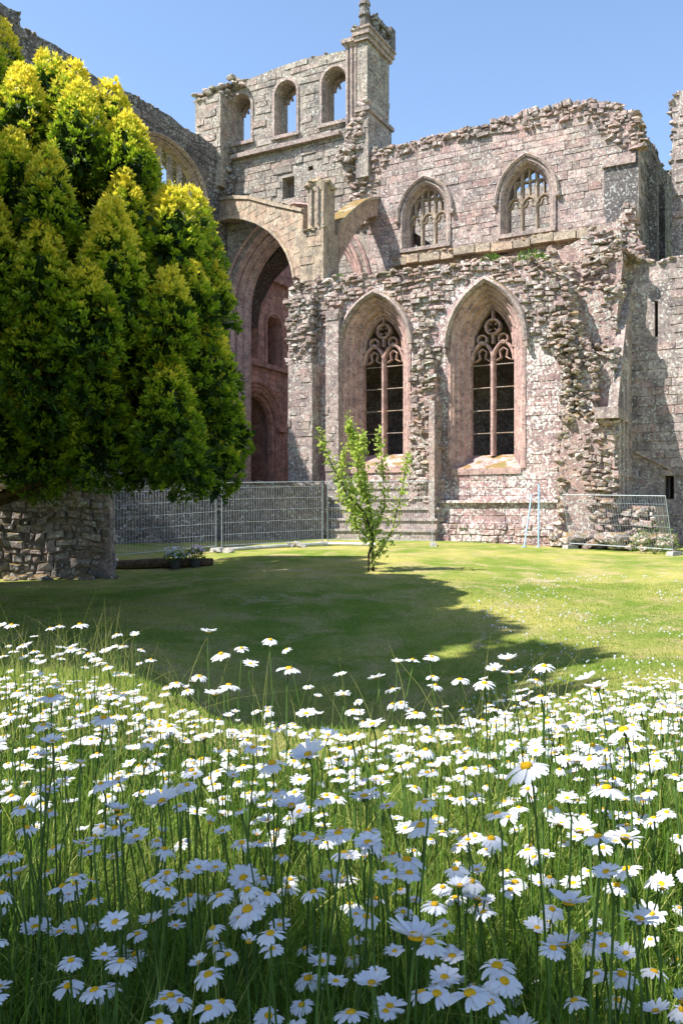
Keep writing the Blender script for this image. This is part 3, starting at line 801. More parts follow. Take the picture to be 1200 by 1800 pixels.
# plinth and its offsets
mb = MB()
zA_ = fpx(870, 884)[1]
uP0, uP1 = fpx(779, 0)[0], fpx(985, 0)[0]
mas_box(mb, uP0, uP1, -.3, zA_-.0, .003, .28, rh=(.25, .3), prot=(0, .02))
slab(mb, F_, [(uP0-.05, zA_), (uP1, zA_), (uP1, zA_+.1), (uP0-.05, zA_+.1)], .003, .4)
mas_box(mb, uP0-.1, uP1+.2, -.3, .55, .2, .5, rh=(.18, .26), rl=(.2, .5), prot=(0, .09), jit=.02, bev=.03, amp=.03)
mb.build('plinth', M_aisle, aw)
mb = MB(); uq0, uq1 = fpx(560, 0, .3)[0], fpx(776, 0, .3)[0]
zq = -.3
for i, (w_, zt_) in enumerate(((.95, .35), (.78, .75), (.62, 1.15), (.46, 1.55), (.3, 1.95))):
    boxuw(mb, uq0, uq1, zq, zt_, .003, w_); zq = zt_
    boxuw(mb, uq0-.03, uq1+.03, zt_-.07, zt_+.02, .003, w_+.06, t=.9)
mb.build('stepped_plinth', M_ash, aw)
# buttresses at the left end
mb = MB()
mas_box(mb, fpx(506, 0, .7)[0], fpx(548, 0, .7)[0], 0, fpx(520, 640, .7)[1], -.6, .7, prot=(0, .02))
mas_box(mb, fpx(506, 0, .4)[0]+.05, fpx(546, 0, .4)[0], fpx(520, 640, .7)[1], fpx(520, 520, .4)[1], -.6, .4, rh=(.15, .22), rl=(.2, .5), prot=(-.05, .12), jit=.03, bev=.03)
mas_box(mb, fpx(572, 0, .45)[0], fpx(594, 0, .45)[0], 0, fpx(580, 545, .45)[1], -.1, .45)
rg = random.Random(14)
rock_field(mb, F_, fpp([(505, 640), (545, 650), (548, 520), (505, 520)], .45), lambda u, z: .42, .3, (.14, .24), rg)
mb.build('buttress', M_ash, aw)
# rubble stub between the windows
mb = MB(); rg = random.Random(15)
poly = fpp([(716, 950), (722, 800), (726, 640), (745, 600), (762, 640), (768, 720), (774, 950)], .35)
core(mb, F_, poly, [], .02, .4)
rock_field(mb, F_, poly, lambda u, z: .40, .27, (.13, .26), rg)
bs_ = MB(); boxuw(mb, fpx(756, 0, .6)[0], fpx(766, 0, .6)[0], -.2, fpx(762, 705, .6)[1], .01, .75)
mb.build('buttress', M_rub, aw)
# tumbled ledge of rubble between aisle top and clerestory (aisle vault back)
mb = MB(); rg = random.Random(16)
us = np.linspace(fpx(512, 0)[0], fpx(1000, 0)[0], 26)
def ftop(u):
    for a, b_ in zip(F_top[:-1], F_top[1:]):
        if a[0] <= u <= b_[0]: return a[1]+(b_[1]-a[1])*(u-a[0])/(b_[0]-a[0])
    return F_top[0][1] if u < F_top[0][0] else F_top[-3][1]
zN = npx(690, 470)[1]
V = []; 
for u in us:
    z1 = min(ftop(u), F_top[3][1]+.3)-.12
    V += [F_.P(u, z1, -.15), F_.P(u, zN-.35, NW+.02), F_.P(u, z1-.7, -.15), F_.P(u, zN-1.0, NW+.02)]
Fc = []
for i in range(len(us)-1):
    a = i*4; b_ = a+4; Fc += [(a, b_, b_+1, a+1), (a+2, a+3, b_+3, b_+2), (a, a+2, b_+2, b_), (a+1, b_+1, b_+3, a+3)]
mb.add(V, Fc, .4)
for i in range(900):
    u = rg.uniform(us[0], us[-1]); t = rg.random(); q = rg.uniform(.1, .24)
    z = (min(ftop(u), F_top[3][1]+.3)-.1)*(1-t)+(zN-.35)*t
    rock(mb, F_.P(u, z, -.1+(NW+.1)*t), q*1.3, q, q*.6, rg)
mb.build('aisle_vault', M_rub, abbey)

# ---------------- broken cross wall on the right
mb = MB(); rg = random.Random(17)
cw = fpp([(976, 965), (985, 880), (980, 800), (1000, 720), (990, 640), (965, 560), (968, 500), (960, 450), (1000, 430), (1040, 408), (1068, 396), (1092, 410), (1094, 460), (1085, 540), (1078, 640), (1080, 720), (1078, 965)], .6)
for (ya, yb, wt) in ((965, 735, .45), (745, 620, -.25), (630, 510, -1.1), (520, 380, -1.8)):
    base_ = [(976, 965), (985, 880), (980, 800), (1000, 720), (990, 640), (965, 560), (968, 500), (960, 450), (1000, 430), (1040, 408), (1068, 396), (1092, 410), (1094, 460), (1085, 540), (1078, 640), (1080, 720), (1078, 965)]
    lo_p, hi_p = 0, 0
    def xat(side, y):
        L_ = base_[:9] if side == 0 else base_[11:]
        best = None
        for a, b_ in zip(L_[:-1], L_[1:]):
            if min(a[1], b_[1]) <= y <= max(a[1], b_[1]): return a[0]+(b_[0]-a[0])*((y-a[1])/(b_[1]-a[1]) if b_[1] != a[1] else 0)
        return L_[-1][0] if abs(L_[-1][1]-y) < abs(L_[0][1]-y) else L_[0][0]
    yy = np.linspace(ya, max(yb, 432), 7)
    lf = [(xat(0, y), y) for y in yy]; rt = [(xat(1, y), y) for y in yy][::-1]
    if yb == 380: lf += [(1000, 430), (1040, 408), (1068, 396), (1092, 410)]
    tp = fpp(lf+rt, wt)
    core(mb, F_, tp, [], -2.6, wt-.02)
    rock_field(mb, F_, tp, lambda u, z, wt=wt: wt-.05+.35*noise.noise((u*.8, z*.6, 1.5)), .25, (.12, .24), rg)
    for k in range(150):
        x, y = lf[rg.randrange(7)]; a = F_.px(x+rg.uniform(-4, 10), y+rg.uniform(-12, 12), wt); q = rg.uniform(.09, .2)
        if yb == 380 and y < 445: continue
        rock(mb, F_.P(a[0], a[1], wt-rg.uniform(-.05, 1.1)), q*1.3, q, q*.75, rg)
    if yb > 380:
        for k in range(90):
            x = rg.uniform(lf[-1][0], rt[0][0]); a = F_.px(x, yb, wt); q = rg.uniform(.1, .2)
            rock(mb, F_.P(a[0], a[1]+rg.uniform(-.15, .25), wt-rg.uniform(-.05, .9)), q*1.4, q, q*.7, rg)
edge = [cw[i] for i in range(6, len(cw)-1)]
rocks_top(mb, F_, edge[:6], -2.5, -1.7, 90, (.14, .28), rg, .15)
for i in range(380):    # jagged left edge and foot
    a, b_ = cw[rg.randrange(0, 5)], None
    k = rg.randrange(0, 5); t = rg.random(); u = cw[k][0]+(cw[k+1][0]-cw[k][0])*t; z = cw[k][1]+(cw[k+1][1]-cw[k][1])*t
    q = rg.uniform(.09, .17); rock(mb, F_.P(u+rg.uniform(-.1, .5), z, rg.uniform(.0, .35)), q*1.2, q, q*.7, rg)
cwall = mb.build('cross_wall', M_rub, abbey)
mb = MB()
q = F_.P(fpx(1079, 0, .6)[0], 0, 0); CS = Plane((q.x, q.y), B2, F_.U)
Yz = lambda y, w_: fpx(1079, y, w_)[1]
csp = [(-.35, -.3), (2.6, -.3), (2.6, Yz(500, -2.6)), (1.5, Yz(560, -1.5)), (.6, Yz(640, -.6)), (-.35, Yz(740, .35))]
ts = lambda p: inpoly(p, csp)
slab(mb, CS, csp, -.3, .02)
masonry(mb, CS, ts, (-.4, 0, 2.6, 9), (.28, .36), (.5, .9), (0, .02), .03, 0, .006, .012)
boxuw(mb, fpx(1079, 0, .6)[0]-.6, fpx(1079, 0, .6)[0]+.16, fpx(1078, 735, .6)[1], fpx(1078, 715, .6)[1], -1.2, .75)
boxuw(mb, fpx(1079, 0, .6)[0]-.1, fpx(1079, 0, .6)[0]+.12, fpx(1078, 835, .6)[1], fpx(1078, 827, .6)[1], -2.5, .5)
for k in range(3):
    p = F_.P(fpx(1079, 0, .6)[0]+.06, -.2, .2-.7*k); mb.tube([p, Vector((p.x, p.y, fpx(1078, (745, 680, 600)[k], .2-.7*k)[1]))], .09, 8)
mb.build('dressed_face', M_ash, cwall)
mb = MB(); rg = random.Random(18)
pl = npp([(1060, 470), (1075, 420), (1085, 380), (1100, 352), (1116, 362), (1112, 400), (1128, 430), (1135, 470)], NW+1.2)
core(mb, F_, pl, [], NW+.02, NW+1.0)
rock_field(mb, F_, pl, lambda u, z: NW+1.0+.2*noise.noise((u, z, 0)), .26, (.14, .28), rg)
mb.build('broken_stonework', M_rub, cwall)

# ---------------- right-hand lower wall with slit and doorway
RW = -2.6
r_top = [(1070, 470), (1096, 456), (1120, 452), (1150, 462), (1165, 456), (1200, 452), (1260, 448), (1330, 444)]
Rt = fpp(r_top, RW)
Ro = [(Rt[0][0], -.5)]+Rt+[(Rt[-1][0], -.5)]
slit = rect(1150, 1156, 528, 592, RW); dr = rect(1168, 1184, 836, 877, RW)
wall('range_wall', F_, Ro, [slit, dr], RW-1.3, RW, M_ash, abbey, rh=(.28, .38), rl=(.45, .9), prot=(0, .025), extra=lambda mb: rocks_top(mb, F_, Rt, RW-1.1, RW+.05, 170, (.12, .26), random.Random(10)))
rw = bpy.data.objects['range_wall']
mb = MB()
slab(mb, F_, fpp([(1076, 776), (1092, 778), (1180, 822), (1182, 828), (1092, 784), (1076, 781)], RW), RW-.02, RW+.12, .1)
boxuw(mb, dr[0][0]-.12, dr[2][0]+.3, dr[1][1]+.003, dr[1][1]+.22, RW-.2, RW+.06)
mb.build('roof_crease', M_mould, rw)
mb = MB(); slab(mb, F_, rect(1140, 1200, 500, 890, RW-1.3), RW-2.2, RW-2.0); mb.build('dark_backing', M_black, rw)  # dark sheet behind slit and doorway, interior shade put into its colour
mb = MB(); rg = random.Random(19)      # ruined foot wall and spill of stones
b1 = fpp([(1082, 985), (1082, 895), (1100, 888), (1150, 890), (1156, 930), (1170, 985)], .2)
core(mb, F_, b1, [], -2.0, .1)
rock_field(mb, F_, fpp([(990, 985), (990, 900), (1080, 895), (1150, 893), (1175, 985)], .4), lambda u, z: .3+.25*noise.noise((u, z, 0)), .3, (.16, .34), rg)
for i in range(120):
    u = rg.uniform(fpx(985, 0)[0], fpx(1190, 0)[0]); q = rg.uniform(.12, .3)
    rock(mb, F_.P(u, rg.uniform(-.2, .25), rg.uniform(.5, 1.3)), q*1.3, q, q*.7, rg)
mb.build('ruined_foot_wall', M_rub, abbey)

# ---------------- flying buttress: pier, two flyers
mb = MB()
uL0, uL1 = fpx(527, 0)[0], fpx(568, 0)[0]
zp0 = fpx(550, 500)[1]; zp1 = fpx(550, 402)[1]; zp2 = fpx(550, 318)[1]
mas_box(mb, uL0, uL1, zp0-.3, zp1, -1.3, 0.0, rh=(.3, .42), rl=(.5, .9), prot=(0, .02))
mas_box(mb, uL0+.28, uL1-.06, zp1, zp2, -1.05, -.12, rh=(.35, .45), rl=(.5, .9), prot=(0, .02))
mb2 = MB()
for e in (uL0+.45, uL0+.75): boxuw(mb2, e, e+.06, zp1+.2, zp2-.2, -.14, -.03)
rg = random.Random(22)
for i in range(50): q = rg.uniform(.1, .2); rock(mb, F_.P(rg.uniform(uL0+.2, uL1), zp2+rg.uniform(-.12, .12), rg.uniform(-1.05, -.1)), q*1.3, q, q*.8, rg)
for i in range(16): q = rg.uniform(.08, .14); rock(mb, F_.P(rg.uniform(uL0, uL1), zp1+rg.uniform(-.03, .03), rg.uniform(-.1, .02)), q*1.3, q, q*.5, rg)
fb = mb.build('flyer_pier', M_pier, abbey)
mb2.build('groove_rib', M_mould, fb)
# right flyer, runs back to the clerestory
q = F_.P(uL1, 0, 0); FR = Plane((q.x, q.y), B2, F_.U)
b0, b1_ = 1.25, -NW+.0
zf0 = fpx(583, 398, -1.3)[1]; zf1 = npx(652, 353)[1]
n_ = 12; up = []; lo = []
for i in range(n_+1):
    t = i/n_; b_ = b0+(b1_-b0)*t
    up.append((b_, zf0+.0+(zf1-zf0)*math.sin(t*1.25)/math.sin(1.25)))
    lo.append((b_, zf0-1.6+(zf1-zf0+.85)*math.sin(t*1.45)/math.sin(1.45)))
mb = MB()
core(mb, FR, up+lo[::-1], [], -.62, .0)
for i in range(n_): slab(mb, FR, [up[i], up[i+1], (up[i+1][0], up[i+1][1]+.12), (up[i][0], up[i][1]+.12)], -.7, .08, rnd.random())
rg = random.Random(23)
for i in range(50): j = rg.randrange(n_); q = rg.uniform(.05, .1); rock(mb, FR.P(up[j][0]+.1, up[j][1]+.13, rg.uniform(-.6, 0)), q*1.4, q, q*.5, rg)
mb.build('flying_buttress', M_pier, abbey)
# left flyer, to the transept corner
p0 = F_.P(uL0+.1, 0, -.7); u_, z_ = T_.px(386, 360); p1 = T_.P(u_, 0, -.1)
dU = Vector((p0.x-p1.x, p0.y-p1.y)).normalized(); FL = Plane((p1.x, p1.y), dU, Vector((dU.y, -dU.x)))
if FL.n.y > 0: FL.n = -FL.n
fl = FL.pp([(386, 352), (412, 349), (440, 350), (480, 361), (500, 366), (532, 372), (532, 492), (519, 486), (515, 465), (506, 440), (492, 418), (474, 400), (452, 387), (430, 380), (408, 378), (386, 383)])
mb = MB(); core(mb, FL, fl, [], -.75, 0)
masonry(mb, FL, lambda p: inpoly(p, fl), bb(fl), (.28, .36), (.4, .8), (0, .02), .0, 0, .006, .012)
slab(mb, FL, FL.pp([(386, 352), (412, 349), (440, 350), (480, 361), (532, 372), (532, 366), (480, 355), (440, 344), (412, 343), (386, 346)]), -.82, .08)
for i in range(40): j = rg.random(); q = rg.uniform(.06, .13); a = FL.px(480+50*j, 356+11*j); rock(mb, FL.P(a[0], a[1], rg.uniform(-.6, 0)), q*1.4, q, q*.5, rg)
sweep(mb, FL, [(a, b_) for a, b_ in fl[7:]], [(0, -.8), (0, .06), (.14, .06), (.14, -.8)])
mb.build('flying_buttress', M_pier, abbey)

# ------------------------------------------------------------------ garden wall and low wall
gwq = pix(192, 900, 20.8); GW = Plane((gwq.x, gwq.y), Vector((1, .06)), Vector((.06, -1)))
gt = [(-20, 1.75), (-8, 1.8), (-3, 1.85), (-1, 1.75), (-.05, 1.62), (0, 1.3)]
go = [(-20, -1.2)]+gt+[(0.05, -1.2)]
mb = MB(); core(mb, GW, go, [], -.6, -.07)
masonry(mb, GW, lambda p: inpoly(p, go), bb(go), (.10, .22), (.13, .40), (-.05, .07), 0, .16, .03, .035, .014, .02, random.Random(40))
qE = GW.P(0, 0, 0); GE = Plane((qE.x, qE.y), Vector((-.06, 1)), Vector((1, .06)))
masonry(mb, GE, lambda p: 0 < p[0] < .6 and -1.2 < p[1] < 1.5, (0, -1.2, .6, 1.6), (.14, .26), (.16, .4), (0, .08), 0, .06, .03, .03)
rg = random.Random(41)
for i in range(420): q = rg.uniform(.1, .2); u = rg.uniform(-20, 0); rock(mb, GW.P(u, 1.75+rg.uniform(-.12, .1), rg.uniform(-.6, .05)), q*1.4, q, q*.8, rg)
for i in range(40): q = rg.uniform(.07, .15); u = rg.uniform(-6, .2); p = GW.P(u, 0, .12+rg.uniform(0, .15)); rock(mb, (p.x, p.y, gz(p.x, p.y)+.03), q*1.3, q, q*.8, rg)
g = mb.build('garden_wall', M_gard, origin=(gwq.x, gwq.y, gz(gwq.x, gwq.y)))
tag(g, 'rough rubble garden wall of brown and grey stones under the overhanging golden yew', 'wall')
lp0 = pix(150, 900, 29.5); lp1 = pix(575, 900, 33.0)
dU = Vector((lp1.x-lp0.x, lp1.y-lp0.y)); LW = Plane((lp0.x, lp0.y), dU, Vector((dU.y, -dU.x))); LL = dU.length
lo_ = [(-6, -.4), (-6, 2.0), (LL*.3, 2.05), (LL*.7, 2.0), (LL, 2.05), (LL, -.4)]
mb = MB(); core(mb, LW, lo_, [], -.6, 0)
masonry(mb, LW, lambda p: inpoly(p, lo_), bb(lo_), (.13, .22), (.18, .45), (0, .06), 0, .07, .02, .03, .012, .02, random.Random(44))
for i in range(200): q = rg.uniform(.08, .16); u = rg.uniform(-6, LL); rock(mb, LW.P(u, 2.02+rg.uniform(-.06, .06), rg.uniform(-.6, .03)), q*1.4, q, q*.7, rg)
g = mb.build('low_stone_wall', M_low, origin=(lp0.x, lp0.y, 0))
tag(g, 'long low wall of dark small stones behind the wire fence, below the great arch', 'wall')

# ------------------------------------------------------------------ temporary wire fence
def fence_panel(a, b_, h, label, lean=0.0, zoff=0.0):
    a = Vector(a); b_ = Vector(b_); L = (b_-a).length
    root = empty('wire_fence_panel', a, label, 'fence panel', 'temporary wire fence panels in front of the ruin')
    dx = (b_-a)/L; side = Vector((dx.y, -dx.x, 0)).normalized()
    upv = (Vector((0, 0, 1))+side*lean).normalized()
    def Q(s, t): return a+dx*s+upv*(t+.06)
    m = MB()
    m.tube([Q(.03, 0), Q(.03, h)], .013, 6); m.tube([Q(L-.03, 0), Q(L-.03, h)], .013, 6)
    m.tube([Q(.03, h), Q(L-.03, h)], .013, 6); m.tube([Q(.03, .12), Q(L-.03, .12)], .013, 6)
    m.build('frame', M_steel, root)
    m = MB(); nw = int(L/.085)
    for k in range(1, nw): s = L*k/nw; m.tube([Q(s, .12), Q(s, h)], .0040, 3, cap=False)
    for z in (.45, .8, 1.15, 1.5, 1.85):
        if z < h: m.tube([Q(.03, z), Q(L-.03, z)], .0045, 3, cap=False)
    m.build('wire_mesh', M_steel, root)
    for e in (0.0, L):
        m = MB(); c = a+dx*e; d = .11
        V = []
        for zz_, k in ((0, 1), (.13, .85)):
            for s1, s2 in ((-1, -1), (1, -1), (1, 1), (-1, 1)): V.append(c+dx*(s1*d*k)+side*(s2*.32*k)+Vector((0, 0, zz_-.01)))
        m.box(V); m.build('concrete_foot', M_conc, root)
    return root
fpts = []
for px_, d in ((196, 24.2), (388, 26.0), (574, 28.0), (768, 27.6)):
    x = (px_-600)/FPX*d; fpts.append(Vector((x, d, gz(x, d))))
labs = ['wire mesh fence panel at the left end, next to the garden wall', 'wire mesh fence panel in front of the dark low wall, below the great arch', 'wire mesh fence panel behind the sapling, below the left tall window']
for i in range(3): fence_panel(fpts[i], fpts[i+1]-(fpts[i+1]-fpts[i]).normalized()*.12, 2.0, labs[i])
def gp(px_, d): x = (px_-600)/FPX*d; return Vector((x, d, gz(x, d)))
fence_panel(gp(1002, 28.2), gp(1185, 25.6), 1.75, 'leaning wire mesh fence panel in front of the tumbled stones at the right', .28)

# blue props against the plinth
for (x0, y0, x1, y1, d, lb) in ((921, 925, 934, 880, 28.4, 'thin blue pole leaning to the left'), (946, 920, 947, 862, 28.5, 'thin upright blue pole')):
    m = MB(); g0 = gp(x0, d); t1 = pix(x1, y1-10, d+.5); m.tube([g0, t1], .03, 6); m.tube([g0, g0+Vector((0, 0, .02))], .1, 8)
    m.tube([t1-Vector((.0, 0, 0)), t1+Vector((0, .3, 0))], .02, 6)
    o = m.build('support_pole', M_blue, origin=g0); tag(o, lb+' in front of the pale plinth', 'pole', 'blue poles before the plinth')

# timber edging, kerb pipe, stones, planters near left end
m = MB(); a = gp(186, 22.4); b_ = gp(374, 22.2)
dx = (b_-a).normalized(); sd_ = Vector((dx.y, -dx.x, 0))
m.tube([a+Vector((0, 0, .09)), (a+b_)/2+Vector((0, 0, .11)), b_+Vector((0, 0, .09))], [.12, .13, .10], 9)
tag(m.build('timber_log', M_wood, origin=a), 'long dark timber log lying on the grass beside the white potted flowers', 'log')
m = MB(); a = gp(195, 23.2); b_ = gp(330, 23.3)
for k in range(5):
    o_ = Vector((0, .22*k, .05)); m.box([a+o_+Vector((0, -.1, -.1)), b_+o_+Vector((0, -.1, -.1)), b_+o_+Vector((0, .1, -.1)), a+o_+Vector((0, .1, -.1)), a+o_+Vector((0, -.1, .05)), b_+o_+Vector((0, -.1, .05)), b_+o_+Vector((0, .1, .05)), a+o_+Vector((0, .1, .05))], rnd.random())
tag(m.build('timber_decking', M_wood, origin=a), 'low dark timber platform between the garden wall and the wire fence', 'platform')
pts = [fpts[1]+Vector((-.2, -.25, .06)), fpts[1]*.5+fpts[2]*.5+Vector((0, -.3, .08)), fpts[2]+Vector((0, -.3, .07)), gp(660, 27.2)+Vector((0, 0, .06))]
m = MB(); m.tube(pts, .05, 8); tag(m.build('white_pipe', simple('pale_pipe', (.62, .62, .58), .6, .2, .2, 5), origin=pts[0]), 'long pale pipe lying on the grass along the foot of the fence', 'pipe')
for px_, d, q in ((400, 25.4, .16), (526, 27, .2)):
    m = MB(); p = gp(px_, d)+Vector((0, 0, .06)); rg = random.Random(int(px_)); rock(m, p, q*1.4, q, q*.8, rg); rock(m, p+Vector((-.28, .02, -.01)), q*.9, q*.8, q*.7, rg)
    tag(m.build('fallen_stone', M_conc, origin=p), ('small dark stone block beside the pale pipe left of centre' if px_ == 400 else 'grey stone block where the pale pipe bends near the sapling'), 'stone')

# ------------------------------------------------------------------ foliage helpers
def rhomb(C, D, L, Wd, rs, tintv):
    """arrays: centre, direction(unit), length, width -> verts (n*4), faces, tint"""
    n = len(C)
    r = rs.normal(size=(n, 3)); S_ = np.cross(D, r); S_ /= np.linalg.norm(S_, axis=1)[:, None]+1e-9
    L = L[:, None]; Wd = Wd[:, None]
    v0 = C; v1 = C+D*L*.55+S_*Wd*.5; v2 = C+D*L; v3 = C+D*L*.55-S_*Wd*.5
    V = np.stack([v0, v1, v2, v3], 1).reshape(-1, 3)
    F = np.arange(n*4).reshape(n, 4)
    T = np.stack([tintv*.6, tintv, np.minimum(1, tintv*1.25), tintv], 1).ravel()
    return V, F, T
def unit(v): return v/(np.linalg.norm(v, axis=1)[:, None]+1e-9)

def yew(name, poly_px, depth, rdepth, nplume, nspr, base, label, mat, toptint, seed, hs=(1.9, 3.2), leaf=.135, ztop=None, sprpos=None):
    """conifer crown of upright plumes covered in small sprays of needles"""
    rs = np.random.RandomState(seed); rg = random.Random(seed)
    P = [((a-600)/FPX*depth, CAMZ+(900-b_)/FPX*depth) for a, b_ in poly_px]
    bx_ = bb(P); cx = (bx_[0]+bx_[2])/2
    plumes = []
    tries = 0
    while len(plumes) < nplume and tries < 40000:
        tries += 1
        x = rg.uniform(bx_[0], bx_[2]); z = rg.uniform(bx_[1], bx_[3])
        if not inpoly((x, z), P): continue
        # distance to outline -> how far the crown bulges
        dm = min((Vector((x, z))-Vector(p)).length for p in P)
        e = min(1, dm/ (rdepth*.9))
        bul = rdepth*math.sqrt(1-(1-e)**2)
        fr = rg.random()
        y = depth + (-bul if fr < .68 else bul*rg.uniform(-.6, 1))*rg.uniform(.82, 1.0)
        h = rg.uniform(*hs)*(.7+.3*e); r = h*rg.uniform(.24, .33)
        q = Vector((x, y, z))
        # perspective keep the outline: pull towards the view axis when nearer
        k = y/depth; q.x *= k*.5+.5; q.z = CAMZ+(q.z-CAMZ)*(k*.5+.5)
        if any((q-p[0]).length < .80*r+.80*p[2] for p in plumes): continue
        plumes.append((q, h, r))
    VV = []; FF = []; TT = []; off_ = 0
    CV = []; CF = []; CT = []; coff = 0
    for q, h, r in plumes:
        nc = int(nspr*.36*h*r/(1.9*.55)); LPC = 18
        t = rs.beta(1.35, 1.3, nc); ph = rs.uniform(0, 2*np.pi, nc)
        rad = 1.25*r*np.minimum(1, t/.3+.25)*(1-t*.97)**.62*rs.uniform(.78, 1.12, nc)
        CC = np.stack([q.x+rad*np.cos(ph), q.y+rad*np.sin(ph), q.z+(t-.5)*h], 1)
        outv = np.stack([np.cos(ph), np.sin(ph), .35+t*1.1], 1)
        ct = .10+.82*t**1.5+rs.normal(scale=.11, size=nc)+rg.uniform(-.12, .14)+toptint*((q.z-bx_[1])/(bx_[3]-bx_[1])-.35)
        C = np.repeat(CC, LPC, 0); O = np.repeat(unit(outv), LPC, 0); n = len(C)
        D = unit(O*.9+rs.normal(scale=.62, size=(n, 3)))
        C = C+D*rs.uniform(0, leaf*.6, (n, 1))
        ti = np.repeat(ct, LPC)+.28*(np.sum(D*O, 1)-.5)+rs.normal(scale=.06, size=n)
        L = leaf*rs.uniform(.5, 1.1, n); Wd = L*rs.uniform(.3, .5, n)
        V, F, T = rhomb(C, D, L, Wd, rs, np.clip(ti, 0.02, 1))
        VV.append(V); FF.append(F+off_); TT.append(T); off_ += len(V)
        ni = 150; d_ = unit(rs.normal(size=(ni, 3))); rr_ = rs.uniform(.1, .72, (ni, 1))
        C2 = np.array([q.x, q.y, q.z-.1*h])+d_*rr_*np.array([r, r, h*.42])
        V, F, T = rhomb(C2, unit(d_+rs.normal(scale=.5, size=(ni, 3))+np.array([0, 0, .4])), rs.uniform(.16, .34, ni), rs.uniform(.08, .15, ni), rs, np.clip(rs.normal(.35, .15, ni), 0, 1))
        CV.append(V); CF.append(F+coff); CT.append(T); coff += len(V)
    root = empty(name, base, label, 'tree')
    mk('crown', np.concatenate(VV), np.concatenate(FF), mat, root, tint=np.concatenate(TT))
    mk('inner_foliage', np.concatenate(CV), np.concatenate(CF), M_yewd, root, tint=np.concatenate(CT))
    b0_ = Vector(base)
    m = MB()
    topz = bx_[3]
    cxm = sum(p[0].x for p in plumes)/len(plumes)
    m.tube([b0_+Vector((0, 0, -.3)), b0_+Vector((.1, 0, 1.5)), Vector((b0_.x*.6+cxm*.4, b0_.y, topz*.5)), Vector((cxm, depth, topz*.8))], [.5, .42, .28, .1], 10)
    for q, h, r in plumes[::2]:
        if q.z < 3.2: continue
        s = b0_+Vector((0, 0, max(1.2, (q.z)*.45))); mid = (s+q)/2+Vector((0, 0, -.4)); m.tube([s, mid, q], [.09, .06, .02], 5)
    m.build('trunk', M_bark, root, smooth=True)
    return root
yA = [(64, 165), (90, 160), (114, 190), (148, 188), (166, 228), (200, 226), (216, 285), (244, 272), (266, 335), (284, 385), (322, 395), (346, 440), (370, 475), (388, 520), (390, 580), (378, 640), (378, 690), (398, 722), (402, 768), (376, 810), (352, 842), (310, 835), (250, 815), (160, 800), (60, 815), (-60, 800), (-300, 800), (-520, 760), (-560, 560), (-480, 380), (-300, 260), (-150, 220), (-40, 230), (20, 260), (45, 200)]
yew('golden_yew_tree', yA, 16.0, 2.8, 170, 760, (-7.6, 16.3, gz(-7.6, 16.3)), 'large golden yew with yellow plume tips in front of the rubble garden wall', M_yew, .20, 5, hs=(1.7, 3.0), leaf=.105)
yB = [(-330, 420), (-380, 200), (-300, 40), (-160, -60), (-60, -10), (0, 75), (30, 100), (42, 160), (38, 240), (20, 330), (0, 400), (-100, 460)]
yew('tall_yew_tree', yB, 18.8, 1.9, 60, 640, (-9.4, 19.2, gz(-9.4, 19.2)), 'taller golden yew cut by the left edge of the photo, behind the large one', M_yew, .22, 6, hs=(1.6, 2.7), leaf=.115)

# trees out of frame to the left that throw the long shadows on lawn and meadow
def off_tree(x, y, h, r, z0, label, seed, nspr=130, shape=1.0, n=46):
    rs = np.random.RandomState(seed); rg = random.Random(seed)
    g = gz(x, y); root = empty('garden_tree', (x, y, g), label, 'tree')
    m = MB(); m.tube([(x, y, g-.3), (x+.05, y, g+h*.4), (x, y, g+h*.9)], [.32, .22, .05], 9)
    VV = []; FF = []; TT = []; o_ = 0
    for k in range(n):
        t = rg.random()**.8; zz = z0+(h-z0)*t; a = rg.uniform(0, 6.28)
        R_ = r*((1-t)**.6*.95+.1)*rg.uniform(.35, 1)
        c = np.array([x+R_*math.cos(a), y+R_*math.sin(a), g+zz-.2]); cr = rg.uniform(.55, .95)*(1.15-.4*t)
        m.tube([(x, y, g+zz*.85), tuple(c)], [.07, .02], 5)
        d = unit(rs.normal(size=(nspr, 3))); C = c+d*cr*rs.uniform(.4, 1, (nspr, 1))*np.array([1, 1, .8])
        V, F, T = rhomb(C, unit(d+rs.normal(scale=.6, size=(nspr, 3))), rs.uniform(.25, .5, nspr), rs.uniform(.15, .3, nspr), rs, np.clip(rs.normal(.45, .15, nspr), 0, 1))
        VV.append(V); FF.append(F+o_); TT.append(T); o_ += len(V)
    m.build('trunk', M_bark, root)
    mk('crown', np.concatenate(VV), np.concatenate(FF), M_yewd, root, tint=np.concatenate(TT))
off_tree(-8.9, 7.9, 17.0, 2.8, 2.2, 'tallest dark conifer of the row left of the photo, shading the hollow of the lawn', 61, n=110)
off_tree(-8.7, 10.9, 16.0, 2.6, 2.2, 'dark conifer left of the photo, second of the row from the tallest one', 62, n=95)
off_tree(-8.7, 5.7, 14.6, 2.2, 2.2, 'smaller dark conifer left of the photo, beside the meadow', 65, n=80)
off_tree(-5.75, -1.5, 8.8, 2.1, 3.0, 'leafy tree left of the camera, shading the nearest daisies', 64, nspr=110, n=60)

